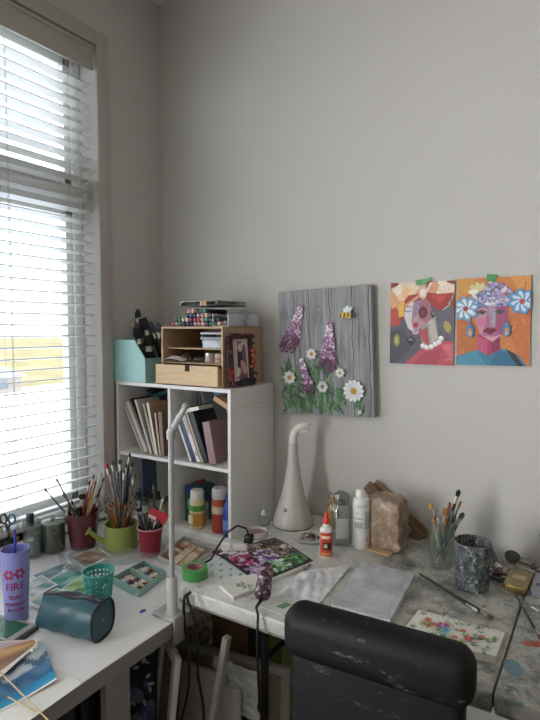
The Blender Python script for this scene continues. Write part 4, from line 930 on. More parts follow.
sp = [(106, 463, '#a8242c', '#c03038', .0055, 0), (112, 460, '#6f7478', '#4f5458', .005, 0), (116, 466, '#8a8f92', '#62686c', .0045, 0), (120, 459, '#54585c', '#45494d', .0055, 0), (124, 468, '#74685c', '#54483e', .004, 0), (130, 452, '#3c4450', '#343a44', .0035, 0), (133, 462, '#2c3a54', '#2a3348', .0045, 0), (127, 475, '#5a4438', '#6a5040', .004, 0), (109, 470, '#8a8f94', '#6a6e70', .004, 0), (114, 474, '#3a3c40', '#2a2c30', .004, 0), (118, 472, '#b0b0ac', '#8a8a86', .0035, 0), (122, 480, '#44322a', '#54463c', .0045, 0), (126, 463, '#7a7068', '#5a5450', .004, 0), (129, 468, '#2a2c34', '#3a3c44', .0045, 0), (135, 474, '#6a5a50', '#4a4440', .004, 0), (131, 482, '#9a8a78', '#6a5f54', .004, 0)]
lb = ['red capped marker leaning left out of the lime watering can', 'silver grey brush behind the red marker in the watering can', 'pale steel brush in the middle of the watering can', 'thick grey brush at the top of the watering can bunch', 'brown handled brush in the watering can bunch', 'long thin dark brush standing tallest in the watering can', 'navy handled brush at the right of the watering can bunch', 'umber brush low in the watering can bunch', 'light steel brush right beside the red marker', 'slim black brush in the left half of the tall watering can bunch', 'off-white brush in the middle of the tall watering can bunch', 'dark umber brush in front of the tall watering can bunch', 'dusty grey-brown brush at the back of the tall watering can bunch', 'blackish brush next to the tallest one in the watering can', 'brown-grey brush furthest right in the tall watering can bunch', 'beige handled brush low on the right of the tall watering can bunch']
rnd_ = random.Random(11); ww = ('#b8863c', '#c99a4a', '#8a5a34', '#6a4630', '#d0a860', '#a8562c', '#5a4a3c')
wn = {'#b8863c': 'amber', '#c99a4a': 'honey', '#8a5a34': 'brown', '#6a4630': 'dark brown', '#d0a860': 'straw-coloured', '#a8562c': 'rust', '#5a4a3c': 'taupe'}
for i in range(56):
    px = 104+rnd_.random()*34; c = rnd_.choice(ww); sp.append((px, 492+rnd_.random()*24, c, rnd_.choice(('#c98c3a', '#9a5a30', '#6a5240', '#3a302c')), .0024, 0)); lb.append(f'thin {wn[c]} paintbrush among the short ones in the lime watering can')
potful(wb, H2, r, sp[:16], lb[:16]+['x'], None)
for i in range(16, len(sp)): potful(wb, H2, r, [sp[i]], [lb[i]], f'{lb[i].split(" paintbrush")[0]} paintbrushes in the watering can', tl=.014)

# red cup with black pens
cb = on(150.5, 554); s = mpp(cb); o = thing('plastic_cup', 'dark red plastic cup of black pens in front of the bookcase', 'cup', cb)
r1 = 9*s; r2 = 12.8*s; H3 = 28*s
m = MB(); m.lathe([(r1, 0), (r1*1.02, .003), (r2*.95, H3*.93), (r2*1.0, H3*.95), (r2*1.0, H3), (r2*.93, H3), (r1*.93, .005)], 'satin', '#861c30', n=32); m.obj('cup', o)
m = MB(); m.lathe([(r2*.99, H3*.965), (r2*1.015, H3*.975), (r2*1.015, H3*1.0), (r2*.95, H3*1.003), (r2*.99, H3*.965)], 'satin', '#c9a0a6', n=32); m.obj('rim', o, 'pale rim')
for i in range(13):
    a = i*2.4; q_ = r2*.75*math.sqrt((i+.5)/13); top = Vector(cb)+Vector((math.cos(a)*q_*1.25, math.sin(a)*q_*1.25, H3+.02+.035*((i*7) % 5)/5)); bo = Vector(cb)+Vector((math.cos(a)*q_*.5, math.sin(a)*q_*.5, .012))
    pen(bo, top, (top-bo).length, '#1e1f23', '#2a2b30', 'black pen standing in the dark red cup', 'black pens in the red cup', r=.0042)
t0 = D(163, 498, depth(cb)+.01); bo = Vector(cb)+Vector((.0, .01, .015)); brush(bo, t0, (t0-bo).length, '#c9c6c0', '#c9c6c0', 'white handled brush leaning right out of the dark red cup', r=.004)
o = thing('paper_tag', 'bright red paper tag stuck up between the black pens', 'tag', D(158, 516, depth(cb)-.01)); o.rotation_euler = (R(-20), R(25), YAW)
m = MB(); m.box((0, 0, 0), (.072, .002, .04), 'paper', '#b8323e'); m.box((-.018, -.0015, -.012), (.03, .001, .012), 'paper', '#d8c8c4'); m.obj('card', o)
m = MB(); m.box((0, .001, -.045), (.01, .0015, .07), 'paper', '#c9b8b4'); m.obj('stem', o)
# ================================================================ left desk: flat things and boxes
CT = Vector((math.cos(YAW), math.sin(YAW), 0))
def quad(label, name, cat, pts, z, th, col, mat='paper', art=None, group=None, curl=None, nu=8, nv=8):
    """a sheet laid on the desk; pts = its four corners tl,tr,br,bl as (x,y)"""
    P = [Vector((p[0], p[1], 0)) for p in pts]; c = sum(P, Vector())/4; c.z = z
    o = thing(name, label, cat, c, 0, group); L = [p-Vector((c.x, c.y, 0)) for p in P]
    def fn(u, v):
        p = (L[3].lerp(L[2], u)).lerp(L[0].lerp(L[1], u), v); p.z = th/2+(curl(u, v) if curl else 0); return p
    m = MB(); m.sheet(fn, nu, nv, th, mat, col, art); m.obj('sheet', o); return o, fn
def pz(px, py, z=ZD): p = Z(px, py, z); return (p.x, p.y)
# green square panel at the very left and the black tablet under it
o = thing('tablet', 'dark tablet-like slab lying at the left edge of the desk in front of the tumbler', 'tablet', on(5, 636)); a = [Vector(p) for p in (pz(-30, 640), pz(0, 617), pz(38, 627), pz(14, 648))]
def polyslab(o, name, pts, z0, z1, mat, col):
    l = o.location; m = MB(); m.prism([(p[0]-l.x, p[1]-l.y) for p in pts], z0, z1, mat, col); return m.obj(name, o)
polyslab(o, 'slab', [pz(14, 648), pz(39, 629), pz(0, 618), pz(-30, 636)], 0, .010, 'satin', '#2b2d30')
polyslab(o, 'grey_bezel', [pz(11, 646), pz(37, 628), pz(0, 618.5), pz(-28, 635)], .010, .011, 'satin', '#a8a9a6')
polyslab(o, 'screen', [pz(7, 643), pz(29, 628.5), pz(0, 621), pz(-24, 633)], .011, .0116, 'gloss', '#2f6a45')
# watercolours
rw = random.Random(5)
def blend(c1, c2, t): a, b = lin(c1), lin(c2); return tuple(x+(y-x)*t for x, y in zip(a, b))
def wc_blue(u, v):
    if u > .985 or v < .02: return lin('#e9e9e6')
    n = .5+.5*math.sin(u*9+v*14+math.sin(u*17)*1.2)
    if v < .22: return blend('#3f9fcb', '#2a7fb0', v/.22)
    if v < .55: return blend('#2c5f86', '#51799a', n)
    return blend('#7c8a96', '#b4bdc4', n) if n > .3 else lin('#4d6076')
def wc_warm(u, v):
    if u > .95 or v < .05 or v > .95: return lin('#e6e3dd')
    n = .5+.5*math.sin(u*6+v*11)
    if v > .6: return blend('#b9a4a8', '#d8c4b8', n)
    if v > .3: return blend('#a9795a', '#cfa67a', n)
    return blend('#8a6a58', '#b88f6a', n)
o, f_ = quad('large white sheet under the blue watercolour at the front of the desk', 'paper_sheet', 'paper', [pz(-30, 668), pz(64, 672), pz(82, 684), pz(10, 735)], ZD+.0006, .0012, '#e6e6e3')
quad('blue watercolour of water with a curled right edge at the front left of the desk', 'watercolor_painting', 'painting', [pz(-30, 690), pz(44, 648), pz(57, 684), pz(-30, 728)], ZD+.0028, .0006, '#e8e8e4', art=wc_blue, curl=lambda u, v: .012*max(0, u-.55)**1.5*2.5+.002*math.sin(v*3.1), nu=26, nv=26)
quad('sandy brown watercolour with white margins lying on the blue one', 'watercolor_painting', 'painting', [pz(-40, 648), pz(34, 644), pz(40, 647), pz(-8, 690)], ZD+.0125, .0008, '#e8e6e0', art=wc_warm, curl=lambda u, v: .004*math.sin(v*3.1)*u, nu=22, nv=22)
quad('torn scrap of white tissue beside the corner of the sandy watercolour', 'tissue_scrap', 'paper', [pz(30, 652, ZD+.015), pz(40, 641, ZD+.02), pz(37, 652, ZD+.01), pz(32, 657, ZD+.01)], ZD+.0145, .0006, '#e6e8e8', curl=lambda u, v: .006*math.sin(u*7)*math.sin(v*5)+.006)
for (p1, p2, l) in (((0, 672), (52, 724), 'long thin wooden skewer crossing the blue watercolour'), ((8, 697), (36, 712), 'shorter wooden skewer with a pink tip beside the long one')):
    a = Z(*p1, ZD+.022); b = Z(*p2, ZD+.012)
    if 'shorter' in l: a = Z(*p1, ZD+.008); b = Z(*p2, ZD+.008)
    o = thing('wooden_skewer', l, 'skewer', a); m = MB(); m.tube([(0, 0, 0), (b-a)*.98, b-a], [.0017, .0017, .0005], 'matte', '#cbb48c', 7); m.obj('shaft', o)
    m = MB(); m.tube([(0, 0, 0), (b-a)*.03], .0019, 'matte', '#c98a7a', 7); m.obj('tip', o)
# watercolours further back
def wc_land(c1, c2, c3):
    def f(u, v):
        if not (.06 < u < .94 and .08 < v < .92): return lin('#dfe2e0')
        n = .5+.5*math.sin(u*8+v*5+c1.__hash__() % 7)
        return blend(c1, c2, n) if v > .45 else blend(c2, c3, n)
    return f
for l, pts, dz, c in (('watercolour of blue hills beside the tumbler, furthest back of the small ones', [(28, 577), (68, 562), (84, 570), (46, 588)], .0005, ('#8fa2ae', '#5f7f90', '#a8a4b0')),
  ('teal and green watercolour strip in the middle of the small paintings', [(42, 586), (72, 566), (90, 576), (64, 598)], .0030, ('#4f9a92', '#9ac4bc', '#3f7f86')),
  ('small watercolour with a green band nearest the teal perforated cup', [(60, 592), (84, 576), (100, 585), (78, 600)], .0055, ('#7fa66a', '#b4cfa4', '#5d8a6a')),
  ('pale teal watercolour lying in front of the others behind the zip pouch', [(26, 606), (58, 590), (72, 600), (50, 616)], .0080, ('#8fb0a8', '#c2d4cc', '#6f9a94')),
  ('grey-white watercolour sheet reaching behind the tumbler', [(20, 590), (42, 578), (58, 588), (30, 604)], .0105, ('#a8b4b8', '#cfd6d6', '#6f96a0')),
  ('brown and pink watercolour at the back under the plastic sheet', [(68, 562), (98, 551), (112, 560), (84, 573)], .0130, ('#8a6f62', '#b49a8c', '#7a5a50'))):
    quad(l, 'watercolor_painting', 'painting', [pz(*q_) for q_ in pts], ZD+dz, .0008, '#dfe2e0', art=wc_land(*c), nu=20, nv=20, curl=lambda u, v: .0018*math.sin(u*3.1)*v)
quad('clear plastic sheet lying across the desk in front of the pots', 'plastic_sheet', 'plastic sheet', [pz(58, 556), pz(172, 540), pz(162, 560), pz(62, 578)], ZD+.016, .0006, '#ffffff', 'film_plastic', curl=lambda u, v: .004*math.sin(u*9+v*3)*math.sin(v*3.1)+.002*math.sin(u*23+v*11), nu=40, nv=14)
# zip pouch
a = Z(47, 636, ZD); b = Z(97, 646, ZD); c0 = on(40, 618)
pw = thing('zip_pouch', 'dark teal leather zip pouch with black piping, lying at the front of the desk', 'pouch', Z(75, 632, ZD)); ax = (Z(103, 646, ZD)-Z(50, 633, ZD)); ang = math.atan2(ax.y, ax.x); pw.rotation_euler = (0, 0, ang); L = ax.length+.01
Rp = 18.6*mpp(pw.location)
def secs(y, t):  # cross-section in x-z plane of the pouch at length position
    return
m = MB(); N = 28; V = []; Fs = []; M_ = 22
for i in range(M_+1):
    t = i/M_; x = (t-.5)*L; k = 1-.10*(1-t)**2*1.6; droop = .35*(1-t)**3
    for j in range(N):
        a_ = 2*math.pi*j/N; cx_, cz_ = math.cos(a_), math.sin(a_)
        se = 2.7; rr_ = 1/((abs(cx_)**se+abs(cz_)**se)**(1/se))
        w_ = Rp*k*1.02*(1-.25*droop*max(0, cz_)); h_ = Rp*(1.02-.0*t)*(1-droop*.25)
        V.append((x+(.010*math.sin(a_*3+t*5) if t < .1 else 0), cx_*rr_*w_*.92+.0032*math.sin(t*15+a_*2)*(1-abs(2*t-1)), h_+cz_*rr_*h_*.97+.0025*math.sin(t*12+a_*3)*max(0, cz_)))
for i in range(M_):
    for j in range(N): Fs.append([i*N+j, (i+1)*N+j, (i+1)*N+(j+1) % N, i*N+(j+1) % N])
Fs += [list(range(N)), [M_*N+j for j in range(N)][::-1]]; m.put(V, Fs, 'satin', '#26505c'); m.obj('pouch_body', pw, ang=60)
m = MB(); 
for i in (M_,): m.tube([Vector(V[i*N+j % N])+Vector((.0015, 0, 0)) for j in range(N+1)], .0032, 'satin', '#15181a', 6)
m.obj('piping', pw, 'black piping round the end')
m = MB(); jt = [N*1//4+2, ]
m.sheet(lambda u, v: Vector(V[int(round(u*M_))*N+6+int(round(v*2))])+Vector((0, 0, .0016)), M_, 2, .0022, 'cloth', '#1b1c1f'); m.obj('zip_tape', pw, 'black zip')
m = MB(); zt = Vector(V[M_*N+7]); m.box((L/2-.012, zt.y, zt.z+.005), (.022, .006, .003), 'metal', '#5a5c5e', None, .001); m.obj('zip_pull', pw)
m = MB(); m.ell((L/2+.001, 0, Rp*1.0), (.003, .005, .005), 'metal', '#8a8a90'); m.obj('stud', pw)
# teal perforated cup
b0 = on(99, 601); s = mpp(b0); H = 31*s; r1 = 12.0*s; r2 = 15.3*s
m = MB(); n = 44; V = []; Fs = []; zs = [0, .003]+[.008+(H-.022)*i/11 for i in range(12)]+[H-.008, H]
for z in zs:
    r = r1+(r2-r1)*z/H
    for k in range(n): V.append((r*math.cos(2*math.pi*k/n), r*math.sin(2*math.pi*k/n), z))
nz = len(zs); NV = len(V)
for z in zs:
    r = r1+(r2-r1)*z/H-.0016
    for k in range(n): V.append((r*math.cos(2*math.pi*k/n), r*math.sin(2*math.pi*k/n), z))
for j in range(nz-1):
    for k in range(n):
        hole = 2 <= j < nz-3 and ((j % 2 == 0 and k % 2 == 0) or (j % 4 == 1 and k % 4 == 1))
        k2 = (k+1) % n
        if hole:
            for (a_, b_) in ((j*n+k, j*n+k2), (j*n+k2, (j+1)*n+k2), ((j+1)*n+k2, (j+1)*n+k), ((j+1)*n+k, j*n+k)): Fs.append([b_, a_, NV+a_, NV+b_])
        else: Fs.append([j*n+k, j*n+k2, (j+1)*n+k2, (j+1)*n+k]); Fs.append([NV+j*n+k2, NV+j*n+k, NV+(j+1)*n+k, NV+(j+1)*n+k2])
for k in range(n): k2 = (k+1) % n; Fs.append([(nz-1)*n+k, (nz-1)*n+k2, NV+(nz-1)*n+k2, NV+(nz-1)*n+k])
Fs.append(list(range(n))[::-1]); m.put(V, Fs, 'satin', '#3f9a90')
o = thing('basket_cup', 'small teal perforated plastic cup standing behind the zip pouch', 'cup', b0); m.obj('perforated_body', o)
m = MB(); m.lathe([(r2, H-.003), (r2+.0015, H-.002), (r2+.0015, H+.001), (r2-.002, H+.001), (r2, H-.003)], 'satin', '#58aea4', n=44); m.obj('rim', o)
# tray of pastels with two compartments
def box_open(label, name, pts, h, col, inner, lip=.006, z=ZD, cat='box', div=None):
    c = sum((Vector((p[0], p[1], 0)) for p in pts), Vector())/4; c.z = z+.0008; o = thing(name, label, cat, c)
    L = [Vector((p[0], p[1], 0))-Vector((c.x, c.y, 0)) for p in pts]
    m = MB(); m.prism([(p.x, p.y) for p in L], 0, .002, 'satin', col)
    for i in range(4):
        a, b = L[i], L[(i+1) % 4]; ia, ib = a*(1-lip/a.length), b*(1-lip/b.length)
        m.prism([(a.x, a.y), (b.x, b.y), (ib.x, ib.y), (ia.x, ia.y)], .0, h, 'satin', col)
    m.obj('tray_wall', o)
    m = MB(); m.prism([(p.x*.93, p.y*.93) for p in L], .0022, .004, 'paper', inner); m.obj('inner_base', o)
    if div is not None:
        for d_ in div:
            m = MB(); a, b = L[0].lerp(L[1], d_)*.97, L[3].lerp(L[2], d_)*.97; u = (L[1]-L[0]).normalized()*.0025
            m.prism([((a-u).x, (a-u).y), ((a+u).x, (a+u).y), ((b+u).x, (b+u).y), ((b-u).x, (b-u).y)], .004, h-.001, 'satin', col); m.obj('divider', o)
    return o, c, L
def zt(px, py, h): p = Z(px, py, ZD+h); return (p.x, p.y)
TP = [zt(112, 577, .022), zt(139, 591, .022), zt(166, 571, .022), zt(144, 560, .022)]
tr, c, L = box_open('pale aqua tray of pastel sticks in two compartments on the left desk', 'pastel_tray', TP, .022, '#93b5ad', '#6f6a62', div=None)
m = MB(); a, b = L[0].lerp(L[3], .54)*.97, L[1].lerp(L[2], .54)*.97; u = (L[3]-L[0]).normalized()*.004
m.prism([((a-u).x, (a-u).y), ((a+u).x, (a+u).y), ((b+u).x, (b+u).y), ((b-u).x, (b-u).y)], .004, .021, 'satin', '#9dbdb5'); m.obj('divider', tr)
pc_ = {'orange': '#c2703a', 'white': '#d8d6d0', 'brown': '#6a4534', 'grey': '#9a9c9c', 'black': '#26262a', 'rust': '#a4502e', 'sage': '#7f9a8a', 'lilac': '#a79ab4', 'cream': '#d8cbb0', 'blue': '#6f8fae'}
keys = list(pc_)
ux = (L[1]-L[0]); uy = (L[3]-L[0])
for i in range(22):
    t = .06+.40*((i % 11)/11) if i < 14 else .60+.30*((i % 8)/8)
    s_ = .28 if i % 2 else .68
    p = c+L[0]+uy*t+ux*s_; p.z = ZD+.0105; k_ = keys[(i*3) % 10]; d = ux.normalized()*.021+uy.normalized()*rr.uniform(-.004, .004)
    o = thing('pastel_stick', f'{k_} pastel stick lying in the pale aqua tray', 'pastel', p-d, 0, f'{k_} pastels in the aqua tray'); m = MB(); m.tube([(0, 0, 0), d*2], .0042, 'matte', pc_[k_], 9); m.obj('stick', o)
    m = MB(); m.tube([d*.35, d*1.4], .0045, 'paper', '#cfc8ba', 9); m.obj('paper_sleeve', o)
# pan-set boxes
SP = [zt(158, 556, .018), zt(186, 570, .018), zt(218, 546, .018), zt(184, 536, .018)]
ps, c, L = box_open('white case of beige and pink colour swatches beside the lamp pole', 'swatch_box', SP, .018, '#bdbbb6', '#8b8a85', cat='paint set')
for j in range(3):
    for i in range(7):
        m = MB(); u0, u1 = .08+.285*j, .08+.285*j+.24; v0, v1 = .07+.125*i, .07+.125*i+.10
        P = [L[0]+(L[1]-L[0])*u+(L[3]-L[0])*v for u, v in ((u0, v0), (u1, v0), (u1, v1), (u0, v1))]; P = [Vector((p.x*.93, p.y*.93)) for p in P]
        m.prism([(p.x, p.y) for p in P], .004, .012, 'matte', rr.choice(('#cbb894', '#d8c8a8', '#b98f7a', '#c9a98c', '#8f5a4a', '#d9cdb4', '#a8766a'))); m.obj('swatch', ps)
# blue paint drop
m = MB(); m.lathe([(.008, 0), (.0065, .0008), (.001, .0012)], 'gloss', '#2856a8', n=16, sx=1, sy=1.4); m.lathe([(.003, 0), (.002, .0006)], 'gloss', '#2856a8', (.004, -.012, 0), n=10)
solo(m, 'paint_spill', 'small bright blue spot of paint on the white desk near the lamp clamp', 'paint spot', on(143, 611)-Vector((0, 0, .0006)))

# ---------------------------------------------------------------- clamp lamp
lp = Z(174, 603, ZD); lp.x = .822; lp.y = -.845
la = thing('desk_lamp', 'grey clamp lamp with a tall pole rising from the corner of the desk', 'lamp', (lp.x, lp.y, ZD))
m = MB(); m.bx((-.055, -.03, .0008), (.03, .03, .012), 'satin', '#b4b3b1', .004); m.bx((.026, -.028, -.062), (.034, .028, .012), 'satin', '#9a9997', .003); m.bx((-.03, -.022, -.068), (.034, .022, -.060), 'satin', '#8a8988', .003); m.obj('clamp', la)
m = MB(); m.tube([(0, 0, -.095), (0, 0, -.05)], .006, 'metal', '#a0a0a0', 10); m.lathe([(.016, -.049), (.016, -.0465)], 'satin', '#8f8e8c', n=18); m.obj('clamp_screw', la)
m = MB(); m.lathe([(.021, .012), (.019, .02), (.0165, .024), (.0165, .115), (.0145, .12)], 'satin', '#b9b8b6', n=24); m.obj('sleeve', la)
P0 = Vector((0, 0, .118)); P1 = D(172.5, 432, depth((lp.x, lp.y, 1.2)))-la.location; P1.x *= .3; P1.y *= .3
m = MB(); m.tube([P0, P1], .0082, 'satin', '#a3a3a2', 18); m.obj('pole', la)
J2 = D(186, 406, depth((lp.x, lp.y, 1.3))-.03)-la.location
m = MB(); m.tube([P1-Vector((0, 0, .02)), P1, P1+(J2-P1)*.15], [.0125, .0135, .012], 'satin', '#a8a8a6', 14); m.obj('joint', la)
m = MB(); m.tube([P1, P1.lerp(J2, .5), J2], [.009, .0092, .0075], 'satin', '#a9a8a6', 14); m.obj('arm', la)
m = MB(); m.ell(J2, (.0105, .0105, .010), 'satin', '#8f8f8d'); m.obj('arm_end', la)

# ================================================================ folding table: things on it
def onT(px, py): return Z(px, py, ZT)+Vector((0, 0, .0008))
# green tape roll
b0 = onT(195, 577); s = mpp(b0); r = 12.6*s; h = 10.5*s
o = thing('tape_roll', 'roll of green masking tape at the left corner of the folding table', 'tape', b0)
m = MB(); m.lathe([(r*.66, 0), (r, 0), (r, h), (r*.66, h), (r*.66, 0)], 'satin', '#4d9a54', n=36); m.obj('tape', o)
m = MB(); m.lathe([(r*.6, .0), (r*.65, 0), (r*.65, h+.0005), (r*.6, h+.0005), (r*.6, 0)], 'paper', '#a8787c', n=36); m.obj('core', o)
# painted palette sheet
PP = [pz(212, 553, ZT), pz(275, 539, ZT), pz(313, 561, ZT), pz(258, 583, ZT)]
o, fn = quad('black palette sheet heaped with purple, magenta and green paint on the folding table', 'paint_palette', 'palette', [PP[1], PP[2], PP[3], PP[0]], ZT+.0025, .003, '#1f1e22', 'satin', curl=lambda u, v: .004*math.sin(u*4), nu=10, nv=10)
m = MB(); rp = random.Random(8)
def dab(u, v, r, c, k=.35): p = fn(u, v); m.ell((p.x, p.y, p.z+.002), (r, r*rp.uniform(.5, .9), r*k*.5), 'gloss', c, (0, 0, rp.uniform(0, 3)), 1)
pal = {(0, 0): ('#d8d0d2', '#b9a0a8', '#d8c8cc', '#7a4a5a'), (1, 0): ('#a83068', '#c05088', '#d8a8b8', '#8f2a58', '#4a2038'), (2, 0): ('#b89ac8', '#c8bcd8', '#9a7fb0'), (0, 1): ('#8a6f72', '#c8b4ac', '#5a3440'), (1, 1): ('#d4ccd8', '#8a5a40', '#6a4a9a', '#a48cc0', '#e0dce4', '#4a3a6a'), (2, 1): ('#d8dcd8', '#4f8a50', '#7fb07a', '#9ac0b0', '#3a6a3c'), (0, 2): ('#4a3040', '#7a5a50', '#2a2028'), (1, 2): ('#8a7a50', '#9a8458', '#5a3a6a', '#3a2a44', '#c9c0c8'), (2, 2): ('#3f7a48', '#2f5a38', '#68a060')}
for i in range(620):
    # u runs from back corner.., v across
    u = rp.uniform(.04, .96); v = rp.uniform(.04, .96); cc = pal[(min(2, int(u*3)), min(2, int((v)*3)))]
    dab(u, v, rp.uniform(.006, .014), rp.choice(cc))
m.obj('wet_paint', o)['kind'] = 'stuff'
# white pads under and in front of it
quad('teal-stained white sheet under the left of the palette', 'paper_sheet', 'paper', [pz(206, 566, ZT), pz(240, 548, ZT), pz(268, 575, ZT), pz(232, 594, ZT)], ZT+.0006, .001, '#d6dad8', art=lambda u, v: lin('#8fb0b0') if math.sin(u*19+v*7)*math.sin(v*23-u*5) > .62 else lin('#d3d8d6'), nu=28, nv=28)
o = thing('blank_canvas', 'small white canvas board with a green smear at the front left of the folding table', 'canvas', onT(246, 590), R(-2)); pts = [pz(219, 589, ZT), pz(234, 601, ZT), pz(272, 585, ZT), pz(252, 577, ZT)]
polyslab(o, 'board', pts, .0018, .011, 'paper', '#d4d3cd'); m = MB()
for i in range(22): m.ell((rr.uniform(-.035, .02), rr.uniform(-.014, .016), .0112), (rr.uniform(.004, .010), .003, .0006), 'matte', rr.choice(('#7f9a6a', '#a0b48c', '#5f7f5a')), (0, 0, rr.uniform(0, 3)), 1)
m.obj('green_smear', o)
quad('white painted card with grey strokes between the heat tool and the chair', 'paper_sheet', 'paper', [pz(250, 603, ZT), pz(290, 588, ZT), pz(312, 601, ZT), pz(283, 616, ZT)], ZT+.0006, .0012, '#cfcfc8', art=lambda u, v: lin('#6f8a6a') if .2 < u < .5 and .2 < v < .42 else lin('#cbccc6'), nu=14, nv=14)
for p1, p2, l, c in (((268, 583), (312, 566), 'thin white brush lying in front of the palette', '#d8d4cc'), ((284, 578), (308, 570), 'short pale brush lying beside the thin white one', '#c9b9a8')):
    a, b = onT(*p1)+Vector((0, 0, .005)), onT(*p2)+Vector((0, 0, .005)); brush(a, b, (b-a).length, c, '#8a8078', l, r=.003)
# crumpled film
bagp = [pz(272, 600, ZT), pz(300, 573, ZT), pz(352, 566, ZT), pz(318, 606, ZT)]
o, _ = quad('crumpled sheet of clear and white packing plastic in the middle of the table', 'plastic_bag', 'plastic bag', [bagp[1], bagp[2], bagp[3], bagp[0]], ZT+.004, .0006, '#f4f6f7', 'crinkled_plastic', curl=lambda u, v: (.007+.006*math.sin(u*11+v*6)*math.cos(v*9-u*4)+.004*math.sin(u*27+v*17))*math.sin(math.pi*min(max(u, .02), .98))*math.sin(math.pi*min(max(v, .02), .98)), nu=44, nv=36)
quad('white tissue sheet lying under the crumpled plastic', 'tissue_sheet', 'paper', [pz(296, 577, ZT), pz(338, 571, ZT), pz(324, 598, ZT), pz(280, 601, ZT)], ZT+.0006, .001, '#dcdcda', curl=lambda u, v: .0015*(1+math.sin(u*14)*math.sin(v*11)), nu=24, nv=24)
# clear plastic lid
LP_ = [pz(331, 604, ZT+.02), pz(390, 620, ZT+.02), pz(415, 574, ZT+.02), pz(362, 561, ZT+.02)]
c = sum((Vector((*p, 0)) for p in LP_), Vector())/4; o = thing('container_cover', 'large clear rectangular plastic lid lying on the table behind the chair', 'lid', (c.x, c.y, ZT+.0008)); L = [Vector((*p, 0))-Vector((c.x, c.y, 0)) for p in LP_]
m = MB(); m.prism([(p.x, p.y) for p in L], .018, .0195, 'clear_plastic')
for i in range(4):
    a, b = L[i], L[(i+1) % 4]; m.prism([(a.x, a.y), (b.x, b.y), (b.x*.985, b.y*.985), (a.x*.985, a.y*.985)], .0, .018, 'clear_plastic')
m.obj('lid_shell', o)
m = MB(); 
for k in (.0,): m.prism([(p.x*.8, p.y*.8) for p in L], .0198, .0208, 'clear_plastic')
m.obj('raised_panel', o)
# heat tool
a = Z(262, 598, ZT+.03); b = Z(267, 566, ZT+.085)
ht = thing('heat_tool', 'marbled purple and black embossing heat tool propped on the front of the palette', 'heat tool', a); d = b-a; s = mpp(a)
m = MB(); m.tube([d*t for t in (0, .08, .3, .55, .72, .88, 1.0)], [k*s for k in (6.2, 8.3, 8.6, 7.6, 7.4, 7.8, 5.2)], 'marbled', n=20); m.obj('handle', ht)
m = MB(); m.tube([d*1.0, d*1.06], [5*s, 4.2*s], 'satin', '#2a2226', 16); m.obj('nozzle', ht)
m = MB(); m.box(d*.55+Vector((.006, -.024, .016)), (.012, .008, .02), 'satin', '#c9b9c0', (R(40), 0, 0), .002); m.obj('switch', ht)
m = MB(); 
pts = [Vector((0, 0, 0))-d.normalized()*.004, Z(261, 612, ZT+.008)-a, Z(261, 622, ZT+.0)-a+Vector((0, -.02, 0))]
edge = Vector((1.135, -.835, .72))-a
m.tube([-d.normalized()*.002, Vector((.0, -.03, -.014)), Vector((1.105, -.815, ZT+.008))-a, Vector((1.115, -.835, .70))-a, Vector((1.10, -.80, .5))-a, Vector((1.12, -.72, .3))-a, Vector((1.06, -.60, .02))-a], [.006, .004, .0035, .0035, .0035, .0035, .0035], 'satin', '#121214', 8); m.obj('cord', ht)
# swan-neck lamp
b0 = onT(293, 524); s = mpp(b0)
sw = thing('swan_neck_lamp', 'white fluted swan-neck lamp with a round flared base against the wall', 'lamp', b0)
m = MB(); prof = [(20, 0), (20.3, 1.5), (19, 7), (15.5, 17), (11.5, 30), (8.5, 44), (6.4, 58), (5.1, 70), (4.4, 82)]
nn = 40; V = []; Fs = []
for r, z in prof:
    for k in range(nn): a_ = 2*math.pi*k/nn; rq = r*s*(1+.014*math.cos(a_*12)); V.append((rq*math.cos(a_), rq*math.sin(a_), z*s))
for j in range(len(prof)-1):
    for k in range(nn): k2 = (k+1) % nn; Fs.append([j*nn+k, j*nn+k2, (j+1)*nn+k2, (j+1)*nn+k])
Fs += [list(range(nn))[::-1]]; m.put(V, Fs, 'satin', '#bab7b1'); m.obj('flared_base', sw)
m = MB(); m.lathe([(20.6*s, 0), (20.8*s, .001), (20.6*s, .0025)], 'satin', '#2b2a2a', n=40); m.obj('base_ring', sw, 'dark ring under the base')
pth = [(0, 82), (.0, 88), (1.2, 92), (4, 96), (8, 98.5), (12, 99), (15.5, 97.5)]
m = MB(); m.tube([CT*(x*s)+Vector((0, 0, z*s)) for x, z in pth], [4.4*s, 4.3*s, 4.3*s, 4.4*s, 4.5*s, 4.6*s, 3.0*s], 'satin', '#d6d3cd', 16, ); m.obj('neck', sw)
m = MB(); m.ell(CT*(10.5*s)+Vector((0, 0, 93.6*s)), (6.5*s, 5*s, 1.2*s), 'gloss', '#e4e6e8', (0, R(-6), YAW)); m.obj('light_panel', sw)
m = MB(); m.ell((-.0+14*s*.0, -15.2*s, 18*s), (2.0*s, 1.0*s, 2.6*s), 'satin', '#8f8b85'); m.obj('touch_button', sw)
# shallow plate of dried blobs
b0 = onT(309, 539); s = mpp(b0); o = thing('paint_dish', 'shallow white dish with dark dried paint blobs in front of the swan-neck lamp', 'dish', b0)
m = MB(); m.lathe([(11*s, 0), (16*s, .004), (17*s, .009), (15.8*s, .009), (11*s, .004)], 'satin', '#c9c6c0', n=32, sy=.9); m.obj('dish', o)
m = MB()
for i in range(34): a_ = rr.uniform(0, 6.3); q_ = rr.uniform(0, .040); m.ell((math.cos(a_)*q_, math.sin(a_)*q_*.8, .009+rr.uniform(0, .006)), (rr.uniform(.006, .012), rr.uniform(.005, .009), .006), 'gloss', rr.choice(('#221d20', '#3a2a28', '#5a3a38', '#8a6f68', '#2a2426', '#b0a49c', '#4a1f2a')), sub=1)
m.obj('dried_paint', o)['kind'] = 'stuff'
